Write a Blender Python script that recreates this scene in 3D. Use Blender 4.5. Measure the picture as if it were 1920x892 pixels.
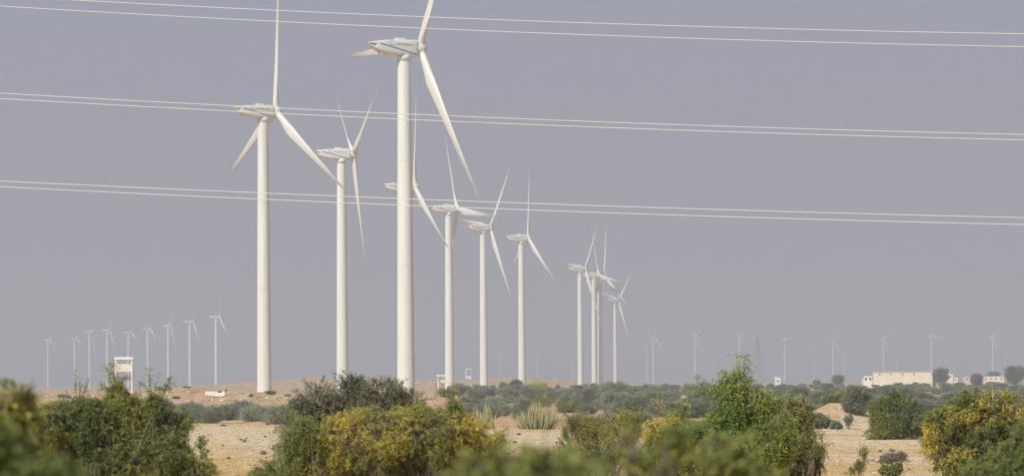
import bpy, bmesh, math
import numpy as np
from mathutils import Matrix, Vector
R = math.radians
for o in list(bpy.data.objects): bpy.data.objects.remove(o)
scene = bpy.context.scene
COL = scene.collection

# ------------------------------------------------------------------ camera
CAMZ = 3.2
FPX = 8000.0
HORIZON = 717.0
PITCH = math.atan((HORIZON - 446.0) / FPX)
cam_d = bpy.data.cameras.new('camera'); cam = bpy.data.objects.new('camera', cam_d); COL.objects.link(cam)
cam.location = (0, 0, CAMZ); ROLL = 0.007                        # the camera was held very slightly tilted
cam.rotation_euler = (Matrix.Rotation(R(90) + PITCH, 3, 'X') @ Matrix.Rotation(-ROLL, 3, 'Z')).to_euler()
cam_d.sensor_width = 36.0; cam_d.lens = 36.0 * FPX / 1920.0
cam_d.clip_start = 0.5; cam_d.clip_end = 60000
cam_d.dof.use_dof = True; cam_d.dof.focus_distance = 500.0; cam_d.dof.aperture_fstop = 7.0
scene.camera = cam

# ------------------------------------------------------------------ world, sun, exposure
SUN_EL, SUN_AZ = 38.0, 37.0          # azimuth: degrees to the left of straight behind the camera
to_sun = Vector((-math.sin(R(SUN_AZ)) * math.cos(R(SUN_EL)), -math.cos(R(SUN_AZ)) * math.cos(R(SUN_EL)), math.sin(R(SUN_EL))))
world = bpy.data.worlds.new("World"); scene.world = world; world.use_nodes = True
nt = world.node_tree; nt.nodes.clear()
out = nt.nodes.new('ShaderNodeOutputWorld'); bg = nt.nodes.new('ShaderNodeBackground')
sky = nt.nodes.new('ShaderNodeTexSky'); sky.sky_type = 'NISHITA'; sky.sun_disc = False
sky.sun_elevation = R(SUN_EL); sky.sun_rotation = math.atan2(to_sun.x, to_sun.y)
sky.dust_density = 4.0; sky.air_density = 1.0
tc = nt.nodes.new('ShaderNodeTexCoord'); sx = nt.nodes.new('ShaderNodeSeparateXYZ')
hz = nt.nodes.new('ShaderNodeMapRange'); hz.inputs['From Min'].default_value = 0.10; hz.inputs['From Max'].default_value = 0.5
hz.inputs['To Min'].default_value = 1.0; hz.inputs['To Max'].default_value = 0.25; hz.interpolation_type = 'SMOOTHSTEP'
hr = nt.nodes.new('ShaderNodeValToRGB')     # dusty air near the horizon, bluer upward
SKYK = 10.0
hr.color_ramp.elements[0].position = 0.0;  hr.color_ramp.elements[0].color = (0.366, 0.350, 0.378, 1)
hr.color_ramp.elements[1].position = 0.12; hr.color_ramp.elements[1].color = (0.322, 0.346, 0.438, 1)
sc_ = nt.nodes.new('ShaderNodeVectorMath'); sc_.operation = 'SCALE'; sc_.inputs['Scale'].default_value = SKYK
mx = nt.nodes.new('ShaderNodeMix'); mx.data_type = 'RGBA'
L = nt.links.new
L(tc.outputs['Generated'], sx.inputs[0]); L(sx.outputs['Z'], hz.inputs['Value']); L(sx.outputs['Z'], hr.inputs[0])
L(hr.outputs[0], sc_.inputs[0]); L(hz.outputs['Result'], mx.inputs['Factor'])
L(sky.outputs[0], mx.inputs['A']); L(sc_.outputs[0], mx.inputs['B']); L(mx.outputs['Result'], bg.inputs['Color'])
bg.inputs['Strength'].default_value = 0.1
L(bg.outputs[0], out.inputs['Surface'])
sun_d = bpy.data.lights.new('sun', 'SUN'); sun_d.energy = 3.6; sun_d.angle = R(0.6); sun_d.color = (1.0, 0.985, 0.945)
sun = bpy.data.objects.new('sun', sun_d); COL.objects.link(sun); sun.location = (-40, -40, 60)
sun.rotation_euler = to_sun.to_track_quat('Z', 'Y').to_euler()
scene.view_settings.view_transform = 'Standard'; scene.view_settings.look = 'None'
scene.view_settings.gamma = 1.0; scene.view_settings.use_curve_mapping = False
scene.view_settings.exposure = 0.0
scene.cycles.volume_bounces = 0
scene.cycles.max_bounces = 6; scene.cycles.diffuse_bounces = 4; scene.cycles.transparent_max_bounces = 8
scene.cycles.use_denoising = True
HAZE_DENSITY = 0.00022
HAZE_COLOR = (0.815, 0.81, 0.855)

# ------------------------------------------------------------------ helpers
rng = np.random.default_rng(7)
def at(px, py, Y):
    """world point at depth Y seen at photo pixel (px, py)"""
    u = (px - 960) / FPX; v = (446 - py) / FPX
    u, v = u * math.cos(ROLL) + v * math.sin(ROLL), v * math.cos(ROLL) - u * math.sin(ROLL)
    c, s = math.cos(PITCH), math.sin(PITCH)
    d = Vector((u, c - v * s, s + v * c)); return Vector((0, 0, CAMZ)) + d * (Y / d.y)
def HZ(px): return HORIZON - (px - 960) * math.sin(ROLL)      # the horizon's row at column px
def mesh_np(name, V, faces, mats=(), attr=None, smooth=False, mat_idx=None):
    """faces: list of (M,k) int arrays"""
    me = bpy.data.meshes.new(name)
    V = np.asarray(V, np.float32)
    faces = [np.asarray(f, np.int32) for f in faces if len(f)]
    nl = sum(f.size for f in faces); nf = sum(len(f) for f in faces)
    me.vertices.add(len(V)); me.vertices.foreach_set('co', V.ravel())
    me.loops.add(nl); me.loops.foreach_set('vertex_index', np.concatenate([f.ravel() for f in faces]))
    tot = np.concatenate([np.full(len(f), f.shape[1], np.int32) for f in faces])
    st = np.concatenate([[0], np.cumsum(tot)[:-1]]).astype(np.int32)
    me.polygons.add(nf); me.polygons.foreach_set('loop_start', st); me.polygons.foreach_set('loop_total', tot)
    if smooth: me.polygons.foreach_set('use_smooth', np.ones(nf, bool))
    for m in mats: me.materials.append(m)
    if mat_idx is not None: me.polygons.foreach_set('material_index', np.asarray(mat_idx, np.int32))
    me.update(calc_edges=True)
    if attr is not None:
        for k, a in attr.items():
            at_ = me.attributes.new(k, 'FLOAT', 'POINT'); at_.data.foreach_set('value', np.asarray(a, np.float32))
    return me
def link(name, me, parent=None, mat=None, M=None):
    o = bpy.data.objects.new(name, me); COL.objects.link(o)
    if mat is not None and me is not None: me.materials.append(mat)
    if parent is not None: o.parent = parent
    if M is not None: o.matrix_local = M
    return o
def tag(o, label=None, cat=None, group=None, kind=None):
    if label: o['label'] = label
    if cat: o['category'] = cat
    if group: o['group'] = group
    if kind: o['kind'] = kind
    return o
def empty(name, loc, rz=0.0):
    o = bpy.data.objects.new(name, None); COL.objects.link(o); o.location = loc; o.rotation_euler = (0, 0, rz)
    o.empty_display_size = 0.5; return o
class MB:
    """collects boxes and bars into one mesh"""
    def __init__(s): s.V = []; s.F = []; s.n = 0
    def add(s, V, F):
        V = np.asarray(V, float); s.V.append(V); s.F += [[i + s.n for i in f] for f in F]; s.n += len(V)
    def box(s, c, d, rz=0.0):
        x, y, z = np.array(d) / 2
        v = np.array([[-x,-y,-z],[x,-y,-z],[x,y,-z],[-x,y,-z],[-x,-y,z],[x,-y,z],[x,y,z],[-x,y,z]])
        ca, sa = math.cos(rz), math.sin(rz)
        v = v @ np.array([[ca, sa, 0], [-sa, ca, 0], [0, 0, 1]]) + np.array(c)
        s.add(v, [[0,3,2,1],[4,5,6,7],[0,1,5,4],[1,2,6,5],[2,3,7,6],[3,0,4,7]]); return s
    def bar(s, a, b, r, n=4, r2=None):
        a = np.array(a, float); b = np.array(b, float); t = (b - a) / np.linalg.norm(b - a)
        u = np.cross(t, [0, 0, 1.0] if abs(t[2]) < .9 else [1.0, 0, 0]); u /= np.linalg.norm(u); w = np.cross(t, u)
        r2 = r if r2 is None else r2
        an = np.arange(n) * 2 * math.pi / n + math.pi / 4
        ring = np.cos(an)[:, None] * u + np.sin(an)[:, None] * w
        s.add(np.vstack([a + ring * r, b + ring * r2]),
              [[i, (i + 1) % n, n + (i + 1) % n, n + i] for i in range(n)] + [list(range(n))[::-1], list(range(n, 2 * n))]); return s
    def build(s, name, mat, parent=None, bevel=0.0):
        me = bpy.data.meshes.new(name); me.from_pydata(np.vstack(s.V).tolist(), [], s.F); me.materials.append(mat); me.update()
        o = link(name, me, parent)
        if bevel:
            m = o.modifiers.new('bevel', 'BEVEL'); m.width = bevel; m.segments = 2
        return o
def tubes(P, Rr, sides=3, cap=False):
    """P (T,K,3) polylines, Rr (T,K) radii -> V, quads"""
    P = np.asarray(P, float); T, K, _ = P.shape
    tan = np.gradient(P, axis=1); tan /= np.linalg.norm(tan, axis=2, keepdims=True) + 1e-9
    ref = np.where(np.abs(tan[:, :1, 2:3]) > .9, np.array([1., 0, 0]), np.array([0, 0, 1.]))
    a = np.cross(tan, np.broadcast_to(ref, tan.shape)); a /= np.linalg.norm(a, axis=2, keepdims=True) + 1e-9
    b = np.cross(tan, a)
    an = np.arange(sides) * 2 * math.pi / sides
    ring = P[:, :, None, :] + Rr[:, :, None, None] * (np.cos(an)[None, None, :, None] * a[:, :, None] + np.sin(an)[None, None, :, None] * b[:, :, None])
    V = ring.reshape(-1, 3)
    idx = np.arange(T * K * sides).reshape(T, K, sides)
    q = np.stack([idx[:, :-1], np.roll(idx[:, :-1], -1, 2), np.roll(idx[:, 1:], -1, 2), idx[:, 1:]], -1).reshape(-1, 4)
    return V, q
def vnoise(x, y, seed=0):
    """smooth value noise on arrays"""
    xi = np.floor(x).astype(np.int64); yi = np.floor(y).astype(np.int64); fx = x - xi; fy = y - yi
    fx = fx * fx * (3 - 2 * fx); fy = fy * fy * (3 - 2 * fy)
    def h(a, b):
        n = (a * 374761393 + b * 668265263 + seed * 982451653) & 0x7fffffff
        n = ((n ^ (n >> 13)) * 1274126177) & 0x7fffffff
        return ((n ^ (n >> 16)) & 0xffff) / 65535.0
    return (h(xi, yi) * (1 - fx) + h(xi + 1, yi) * fx) * (1 - fy) + (h(xi, yi + 1) * (1 - fx) + h(xi + 1, yi + 1) * fx) * fy
def fbm(x, y, o=4, seed=0):
    s = 0; a = .5
    for i in range(o): s = s + a * (vnoise(x, y, seed + i) - .5); x = x * 2.03; y = y * 2.03; a *= .5
    return s

# ------------------------------------------------------------------ materials
def new_mat(name):
    m = bpy.data.materials.new(name); m.use_nodes = True; n = m.node_tree
    b = n.nodes['Principled BSDF']; return m, n, b
def ramp(n, stops):
    r = n.nodes.new('ShaderNodeValToRGB'); e = r.color_ramp.elements
    while len(e) < len(stops): e.new(0.5)
    for i, (p, c) in enumerate(stops): e[i].position = p; e[i].color = (*c, 1)
    return r
def simple(name, c, rough=.6, var=.12, scale=1.0, metal=0.0, spec=.3):
    """base colour broken up by soft weathering noise"""
    m, n, b = new_mat(name); t = n.nodes.new('ShaderNodeTexCoord'); ns = n.nodes.new('ShaderNodeTexNoise')
    ns.inputs['Scale'].default_value = scale; ns.inputs['Detail'].default_value = 6
    r = ramp(n, [(.3, [v * (1 - var) for v in c]), (.7, [min(1, v * (1 + var)) for v in c])])
    n.links.new(t.outputs['Object'], ns.inputs['Vector']); n.links.new(ns.outputs['Fac'], r.inputs[0]); n.links.new(r.outputs[0], b.inputs['Base Color'])
    b.inputs['Roughness'].default_value = rough; b.inputs['Metallic'].default_value = metal; b.inputs['Specular IOR Level'].default_value = spec
    return m
def leaf_mat(name, stops, transl=.4):
    m, n, b = new_mat(name)
    a = n.nodes.new('ShaderNodeAttribute'); a.attribute_name = 'tint'
    r = ramp(n, stops); n.links.new(a.outputs['Fac'], r.inputs[0])
    g = n.nodes.new('ShaderNodeNewGeometry'); hs = n.nodes.new('ShaderNodeHueSaturation')
    mr = n.nodes.new('ShaderNodeMapRange'); mr.inputs['To Min'].default_value = .5; mr.inputs['To Max'].default_value = 1.5
    n.links.new(g.outputs['Random Per Island'], mr.inputs['Value']); n.links.new(mr.outputs[0], hs.inputs['Value']); n.links.new(r.outputs[0], hs.inputs['Color'])
    b.inputs['Roughness'].default_value = .6; b.inputs['Specular IOR Level'].default_value = .25
    tr = n.nodes.new('ShaderNodeBsdfTranslucent'); mix = n.nodes.new('ShaderNodeMixShader'); mix.inputs[0].default_value = transl
    n.links.new(hs.outputs[0], b.inputs['Base Color']); n.links.new(hs.outputs[0], tr.inputs['Color'])
    n.links.new(b.outputs[0], mix.inputs[1]); n.links.new(tr.outputs[0], mix.inputs[2])
    n.links.new(mix.outputs[0], n.nodes['Material Output'].inputs['Surface'])
    return m
G_DARK, G_MID, G_OLIVE, G_YEL, G_ORA = (.125, .160, .052), (.220, .260, .078), (.370, .365, .100), (.52, .45, .09), (.70, .50, .08)
M = {}
M['leaf'] = leaf_mat('leaf_green', [(0, G_DARK), (.35, G_MID), (.62, G_OLIVE), (.82, G_YEL), (1, G_ORA)])
M['leaf_bright'] = leaf_mat('leaf_bright_green', [(0, (.09, .14, .035)), (.35, (.20, .28, .065)), (.6, (.32, .36, .09)), (.82, (.50, .40, .06)), (1, (.66, .46, .05))])
M['leaf_grey'] = leaf_mat('leaf_grey_green', [(0, (.13, .15, .09)), (.5, (.25, .265, .165)), (1, (.42, .40, .25))], .3)
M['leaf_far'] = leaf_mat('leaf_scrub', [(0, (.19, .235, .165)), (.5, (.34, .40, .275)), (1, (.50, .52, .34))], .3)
M['bark'] = simple('grey_bark', (.20, .165, .13), .9, .35, 9)
M['bark_red'] = simple('brown_twig_bark', (.15, .105, .075), .9, .3, 9)
M['euph'] = leaf_mat('succulent_stem', [(0, (.12, .12, .07)), (.5, (.30, .29, .14)), (1, (.56, .51, .24))], .0)
M['dry'] = simple('dry_twig', (.27, .21, .17), .9, .3, 8)

m, n, b = new_mat('white_tower_paint')       # cream white, faint weathering streaks, thin seams between tower sections
t = n.nodes.new('ShaderNodeTexCoord'); mp = n.nodes.new('ShaderNodeMapping'); mp.inputs['Scale'].default_value = (1.2, 1.2, .06)
ns = n.nodes.new('ShaderNodeTexNoise'); ns.inputs['Scale'].default_value = 1.4; ns.inputs['Detail'].default_value = 5
r = ramp(n, [(.35, (.66, .67, .61)), (.65, (.735, .745, .685))])
n.links.new(t.outputs['Object'], mp.inputs[0]); n.links.new(mp.outputs[0], ns.inputs['Vector']); n.links.new(ns.outputs['Fac'], r.inputs[0])
n.links.new(r.outputs[0], b.inputs['Base Color']); b.inputs['Roughness'].default_value = .5; b.inputs['Specular IOR Level'].default_value = .3
M['tower'] = m
M['seam'] = simple('seam_grey', (.66, .66, .60), .6)
M['nacelle'] = simple('white_nacelle_gelcoat', (.70, .705, .655), .45, .06, .5)
m, n, b = new_mat('white_blade_gelcoat')     # dust and insect soiling grows toward the tip
t = n.nodes.new('ShaderNodeTexCoord'); sp = n.nodes.new('ShaderNodeSeparateXYZ'); ns = n.nodes.new('ShaderNodeTexNoise')
ns.inputs['Scale'].default_value = .5; ns.inputs['Detail'].default_value = 6
ad = n.nodes.new('ShaderNodeMath'); ad.operation = 'MULTIPLY_ADD'; ad.inputs[1].default_value = 9; 
r = ramp(n, [(0, (.71, .71, .65)), (.5, (.66, .65, .585)), (.72, (.56, .545, .49)), (.95, (.34, .33, .30))])
mr = n.nodes.new('ShaderNodeMapRange'); mr.inputs['From Max'].default_value = 44
n.links.new(t.outputs['Object'], sp.inputs[0]); n.links.new(t.outputs['Object'], ns.inputs['Vector'])
n.links.new(ns.outputs['Fac'], ad.inputs[0]); n.links.new(sp.outputs['Z'], ad.inputs[2]); n.links.new(ad.outputs[0], mr.inputs['Value'])
n.links.new(mr.outputs[0], r.inputs[0]); n.links.new(r.outputs[0], b.inputs['Base Color']); b.inputs['Roughness'].default_value = .45
M['blade'] = m
M['blue'] = simple('blue_stripe_paint', (.07, .19, .40), .5)
M['letter'] = simple('slate_blue_lettering', (.13, .20, .29), .5)
M['swoosh'] = simple('grey_blue_emblem', (.22, .29, .38), .5)
M['swoosh2'] = simple('rust_emblem_tip', (.40, .24, .17), .5)
M['dark'] = simple('dark_gap', (.05, .05, .05), .8)
M['grey'] = simple('galvanised_steel', (.36, .36, .36), .6, .15, 2)
M['mast'] = simple('red_white_mast', (.55, .38, .33), .6)
M['white'] = simple('weathered_white_paint', (.80, .79, .74), .7, .12, .8)
M['whitey'] = simple('stained_cream_board', (.76, .70, .54), .7, .22, 1.2)
M['cream'] = simple('cream_render', (.74, .675, .53), .8, .08, .3)
M['tan'] = simple('tan_parapet', (.52, .42, .28), .8, .1, .3)
M['redroof'] = simple('faded_red_roof', (.50, .20, .15), .8)
M['conc'] = simple('pale_concrete', (.55, .50, .43), .9, .15, .5)
M['wire'] = simple('aluminium_conductor', (.74, .72, .66), .4, .05, 3)
m, n, b = new_mat('pale_limestone'); g_ = n.nodes.new('ShaderNodeNewGeometry'); r = ramp(n, [(0, (.26, .20, .14)), (.35, (.46, .38, .28)), (.7, (.62, .54, .42)), (1, (.74, .68, .57))])
n.links.new(g_.outputs['Random Per Island'], r.inputs[0]); n.links.new(r.outputs[0], b.inputs['Base Color']); b.inputs['Roughness'].default_value = .95; M['rock'] = m
M['tuft'] = simple('dry_grass_blades', (.50, .35, .14), .9, .3, 1)

# ------------------------------------------------------------------ ground
def edge_line(x): return 298.0 - 2.1 * np.clip(x, -60, 45)
def gauss(x, y, cx, cy, sx_, sy_): return np.exp(-((x - cx) / sx_) ** 2 - ((y - cy) / sy_) ** 2)
def ss(a, b_, v):
    t = np.clip((v - a) / (b_ - a), 0, 1); return t * t * (3 - 2 * t)
def ground_z(x, y):
    x = np.asarray(x, float); y = np.asarray(y, float)
    z = fbm(x / 22, y / 22, 4, 3) * .35 + fbm(x / 3.2, y / 3.2, 3, 9) * .12
    e = y - edge_line(x) - fbm(x / 9, y * 0, 3, 21) * 5
    z = z * (1 - .6 * ss(-140, -20, e) * ss(30, 0, e))
    z = z - (1.0 - .75 * ss(8, 16, x)) * ss(0, 7, e) * (1 - ss(140, 480, e))
    # second, fainter track edge close to the right gap
    z = z + .35 * gauss(x, y, 30, 300, 14, 9)
    # spoil berm on the left, in front of the turbines
    w = ss(-30, -46, x) * ss(-260, -150, x)
    z = z + w * np.exp(-((y - 860) / 55) ** 2) * (1.25 + 3.2 * fbm(x / 15, y / 30, 4, 31) + 1.0 * np.abs(fbm(x / 5, y / 9, 3, 33)))
    z = z + gauss(x, y, -66, 845, 7, 16) * .9
    # orange mounds
    z = z + gauss(x, y, -6, 900, 6.5, 25) * (.75 + fbm(x / 4, y / 9, 3, 41)) + gauss(x, y, -1.0, 890, 3, 20) * .3
    z = z + gauss(x, y, 29.2, 390, 2.0, 7) * 1.25 + gauss(x, y, 31.5, 392, 2.6, 6) * .5
    # long pale hills far away
    h = 5.2 * gauss(x, y, 5, 3150, 62, 300) + 5.4 * gauss(x, y, -165, 3200, 75, 300) + 3.5 * gauss(x, y, -90, 3250, 70, 300)
    z = z + h * (1 + 1.2 * fbm(x / 30, y / 60, 4, 51))
    return z
rows = np.concatenate([np.arange(-60, 120, 6), np.arange(120, 420, 1.6), np.arange(420, 1000, 4), 1000 * 1.022 ** np.arange(0, 129)])
rows = np.concatenate([rows[rows < 16000], [16000]])
tt = np.linspace(-1, 1, 321)
Yg = np.repeat(rows[:, None], len(tt), 1)
Xg = tt[None, :] * (60 + .34 * np.maximum(Yg, 0))
Zg = ground_z(Xg, Yg)
nr, nc = Xg.shape
idx = np.arange(nr * nc).reshape(nr, nc)
q = np.stack([idx[:-1, :-1], idx[:-1, 1:], idx[1:, 1:], idx[1:, :-1]], -1).reshape(-1, 4)
me = mesh_np('ground', np.stack([Xg, Yg, Zg], -1).reshape(-1, 3), [q], smooth=True)
m, n, b = new_mat('desert_soil')
N = n.nodes.new; Lk = n.links.new
geo = N('ShaderNodeNewGeometry')
def noise(scale, detail=6, rough=.55, sc=(1, 1, 1)):
    mp = N('ShaderNodeMapping'); mp.inputs['Scale'].default_value = sc; ns = N('ShaderNodeTexNoise')
    ns.inputs['Scale'].default_value = scale; ns.inputs['Detail'].default_value = detail; ns.inputs['Roughness'].default_value = rough
    Lk(geo.outputs['Position'], mp.inputs[0]); Lk(mp.outputs[0], ns.inputs['Vector']); return ns.outputs['Fac']
def mixc(f, a, b_):
    x = N('ShaderNodeMix'); x.data_type = 'RGBA'
    if isinstance(f, float): x.inputs['Factor'].default_value = f
    else: Lk(f, x.inputs['Factor'])
    for k, v in (('A', a), ('B', b_)):
        if isinstance(v, tuple): x.inputs[k].default_value = (*v, 1)
        else: Lk(v, x.inputs[k])
    return x.outputs['Result']
def rmp(f, stops):
    r = ramp(n, stops); Lk(f, r.inputs[0]); return r.outputs[0]
stony = rmp(noise(1.9, 8, .75, (1, .10, 1)), [(.30, (.38, .27, .15)), (.46, (.62, .48, .285)), (.62, (.80, .66, .43))])
grass = rmp(noise(1.5, 8, .75, (1, .10, 1)), [(.30, (.40, .26, .10)), (.5, (.62, .42, .17)), (.68, (.76, .58, .30))])
spy = N('ShaderNodeSeparateXYZ'); Lk(geo.outputs['Position'], spy.inputs[0])
def mth(op, a, b_):
    x = N('ShaderNodeMath'); x.operation = op
    for i, v in enumerate((a, b_)):
        if isinstance(v, (int, float)): x.inputs[i].default_value = v
        else: Lk(v, x.inputs[i])
    return x.outputs[0]
# straw-coloured grass field on the near side of the stony flat, and a thin rim of it along the bank
yy_ = mth('ADD', spy.outputs['Y'], mth('MULTIPLY', spy.outputs['X'], .35))
field = mth('ADD', mth('MULTIPLY', mth('SUBTRACT', 206, yy_), .03), mth('MULTIPLY', mth('SUBTRACT', noise(.10, 5, .65, (1, .45, 1)), .5), 9.0))
ed = mth('SUBTRACT', spy.outputs['Y'], mth('SUBTRACT', 298, mth('MULTIPLY', spy.outputs['X'], 2.1)))
rim = mth('SUBTRACT', 1.2, mth('MULTIPLY', mth('ABSOLUTE', mth('ADD', ed, 12), 0), .12))
gmask = rmp(mth('MAXIMUM', field, rim), [(.0, (0, 0, 0)), (1, (1, 1, 1))])
near_c = mixc(gmask, stony, grass)
far_c = rmp(noise(.32, 9, .7, (1, .10, 1)), [(.34, (.27, .175, .09)), (.48, (.54, .35, .18)), (.6, (.66, .46, .26)), (.72, (.78, .64, .45))])
spz = N('ShaderNodeSeparateXYZ'); Lk(geo.outputs['Position'], spz.inputs[0])
fr = N('ShaderNodeMapRange'); fr.inputs['From Min'].default_value = 345; fr.inputs['From Max'].default_value = 420; Lk(spz.outputs['Y'], fr.inputs['Value'])
col = mixc(fr.outputs[0], near_c, far_c)
Lk(col, b.inputs['Base Color']); b.inputs['Roughness'].default_value = .95; b.inputs['Specular IOR Level'].default_value = .1
bp = N('ShaderNodeBump'); bp.inputs['Strength'].default_value = .7; bp.inputs['Distance'].default_value = .25
Lk(noise(2.4, 8, .7, (1, .25, 1)), bp.inputs['Height']); Lk(bp.outputs[0], b.inputs['Normal'])
tag(link('ground', me, mat=m), kind='structure')

def hit(px, py, d0=150, d1=4000):
    for D in np.geomspace(d0, d1, 6000):
        p = at(px, py, float(D))
        if p.z <= float(ground_z(p.x, D)): return p
    return at(px, py, d1)
# stones on the near plain and on the spoil berm; dry grass along the plain
def ico_rocks(n_, pts, sizes, rg):
    base = np.array([[1,0,0],[-1,0,0],[0,1,0],[0,-1,0],[0,0,1],[0,0,-1],[.6,.6,.5],[-.6,.6,.5],[.6,-.6,.5],[-.6,-.6,.5]])
    tri = np.array([[4,8,6],[4,6,7],[4,7,9],[4,9,8],[0,6,8],[2,7,6],[1,9,7],[3,8,9],[0,2,6],[2,1,7],[1,3,9],[3,0,8],[0,5,2],[2,5,1],[1,5,3],[3,5,0]])
    V = base[None] * (1 + rg.uniform(-.3, .3, (n_, 10, 1))) * (sizes[:, None] * rg.uniform(.7, 1.3, (n_, 3)) * np.array([1, 1, .65]))[:, None, :]
    a = rg.uniform(0, 6.28, n_); c, s = np.cos(a)[:, None], np.sin(a)[:, None]
    x = V[:, :, 0] * c - V[:, :, 1] * s; y = V[:, :, 0] * s + V[:, :, 1] * c
    V = np.stack([x, y, V[:, :, 2]], -1) + pts[:, None, :]
    return V.reshape(-1, 3), (tri[None] + (np.arange(n_) * 10)[:, None, None]).reshape(-1, 3)
rg = np.random.default_rng(11)
k = 46000
y = rg.uniform(140, 350, k); x = rg.uniform(-1, 1, k) * (8 + .14 * y); sz = rg.gamma(1.3, .012, k) + .010
keep = (y < edge_line(x) + 1) & (vnoise(x / 6, y / 9, 71) > .35)
x, y, sz = x[keep], y[keep], sz[keep]
V1, F1 = ico_rocks(len(x), np.stack([x, y, ground_z(x, y)], -1), sz, rg)
k = 2200
y2 = rg.uniform(800, 900, k); x2 = rg.uniform(-110, -34, k); sz2 = rg.gamma(1.6, .075, k) + .04
keep = (vnoise(x2 / 6, y2 / 14, 77) > .55); x2, y2, sz2 = x2[keep], y2[keep], sz2[keep]
V2, F2 = ico_rocks(len(x2), np.stack([x2, y2, ground_z(x2, y2)], -1), sz2, rg)
tag(link('scattered_stones', mesh_np('scattered_stones', np.vstack([V1, V2]), [np.vstack([F1, F2 + len(V1)])]), mat=M['rock']),
    'pale stones and rubble strewn over the sandy plain and the spoil bank', 'stones', kind='stuff')
k = 60000
y = rg.uniform(140, 350, k); x = rg.uniform(-1, 1, k) * (8 + .14 * y)
keep = ((y + .35 * x + (vnoise(x / 9, y / 20, 81) - .5) * 60 < 208) | (np.abs(y - edge_line(x) + 11) < 7)) & (y < edge_line(x) + 1); x, y = x[keep], y[keep]; k = len(x)
P0 = np.stack([x, y, ground_z(x, y)], -1); a = rg.uniform(0, 6.28, k); h = rg.uniform(.03, .11, k)
wv = np.stack([np.cos(a), np.sin(a), 0 * a], -1) * .012; tip = np.stack([rg.normal(0, .05, k), rg.normal(0, .05, k), h], -1)
V = np.stack([P0 - wv, P0 + wv, P0 + tip], 1).reshape(-1, 3)
tag(link('dry_grass', mesh_np('dry_grass', V, [np.arange(3 * k).reshape(-1, 3)]), mat=M['tuft']),
    'short straw-coloured dry grass on the sandy plain', 'dry grass', kind='stuff')

# ------------------------------------------------------------------ haze
mb = MB(); mb.box((0, 8120, 63), (13000, 16600, 134))
m = bpy.data.materials.new('dusty_air'); m.use_nodes = True; nn = m.node_tree; nn.nodes.clear()
o_ = nn.nodes.new('ShaderNodeOutputMaterial'); pv = nn.nodes.new('ShaderNodeVolumePrincipled')
pv.inputs['Color'].default_value = (*HAZE_COLOR, 1); pv.inputs['Density'].default_value = HAZE_DENSITY; pv.inputs['Anisotropy'].default_value = 0.0
nn.links.new(pv.outputs[0], o_.inputs['Volume'])
tag(mb.build('haze', m), 'pale dusty haze over the plain', 'haze', kind='stuff')

# ------------------------------------------------------------------ wind turbines
HUBH = 80.0
def lathe(prof, n_=32, axis='z'):
    prof = np.array(prof, float); a = np.arange(n_) * 2 * math.pi / n_
    c, s = np.cos(a), np.sin(a)
    if axis == 'z': V = np.stack([prof[:, :1] * c, prof[:, :1] * s, np.repeat(prof[:, 1:], n_, 1)], -1)
    else: V = np.stack([np.repeat(prof[:, 1:], n_, 1), prof[:, :1] * c, prof[:, :1] * s], -1)
    K = len(prof); idx = np.arange(K * n_).reshape(K, n_)
    q = np.stack([idx[:-1], np.roll(idx[:-1], -1, 1), np.roll(idx[1:], -1, 1), idx[1:]], -1).reshape(-1, 4)
    return V.reshape(-1, 3), q
def rad(z): return 2.05 + (1.50 - 2.05) * (z / 78.0)
prof = []
for z in np.linspace(0, 77.9, 40): prof.append((rad(z), z))
V, q = lathe(prof, 40); ME_tower = mesh_np('tower', V, [q], [M['tower']], smooth=True)
Vs, Fs, nn_ = [], [], 0
for z in (9.0, 30.0, 54.0):
    V, q = lathe([(rad(z) - .02, z - .09), (rad(z) + .005, z - .09), (rad(z) + .005, z + .09), (rad(z) - .02, z + .09)], 40); Vs.append(V); Fs.append(q + nn_); nn_ += len(V)
ME_seam = mesh_np('section_flange', np.vstack(Vs), Fs, [M['seam']], smooth=True)
V, q = lathe([(0, 76.9), (1.62, 76.9), (1.62, 78.3), (0, 78.3)], 32); ME_yaw = mesh_np('yaw_collar', V, [q], [M['nacelle']])
# nacelle: sections along its axis (x, z_top, z_bottom, half width); hub to +x
SEC = np.array([(-8.75, .95, .80, .95), (-8.2, 1.08, .62, 1.2), (-7.55, 1.18, .45, 1.45), (-7.5, 1.19, -.55, 1.45), (-6.9, 1.28, -1.05, 1.55), (-5.7, 1.42, -1.42, 1.65), (-4.0, 1.55, -1.70, 1.68),
                (-2.2, 1.62, -1.92, 1.70), (0, 1.68, -2.08, 1.70), (1.6, 1.70, -2.18, 1.68), (2.7, 1.66, -2.15, 1.60), (2.95, 1.45, -1.95, 1.45)])
NP, NE = 36, 6.0
def nac_section(x):
    zt = np.interp(x, SEC[:, 0], SEC[:, 1]); zb = np.interp(x, SEC[:, 0], SEC[:, 2]); w = np.interp(x, SEC[:, 0], SEC[:, 3]); return zt, zb, w
def nac_y(x, z):
    zt, zb, w = nac_section(x); u = np.clip(np.abs((z - (zt + zb) / 2) / ((zt - zb) / 2)), 0, .995); return w * (1 - u ** NE) ** (1 / NE)
Vn = []
for (x, zt, zb, w) in SEC:
    a = np.arange(NP) * 2 * math.pi / NP; c, s = np.cos(a), np.sin(a)
    e = 2 / NE; Vn.append(np.stack([np.full(NP, x), w * np.sign(c) * np.abs(c) ** e, (zt + zb) / 2 + (zt - zb) / 2 * np.sign(s) * np.abs(s) ** e], -1))
Vn = np.vstack(Vn); K = len(SEC); idx = np.arange(K * NP).reshape(K, NP)
q = np.stack([idx[:-1], idx[1:], np.roll(idx[1:], -1, 1), np.roll(idx[:-1], -1, 1)], -1).reshape(-1, 4)
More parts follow.
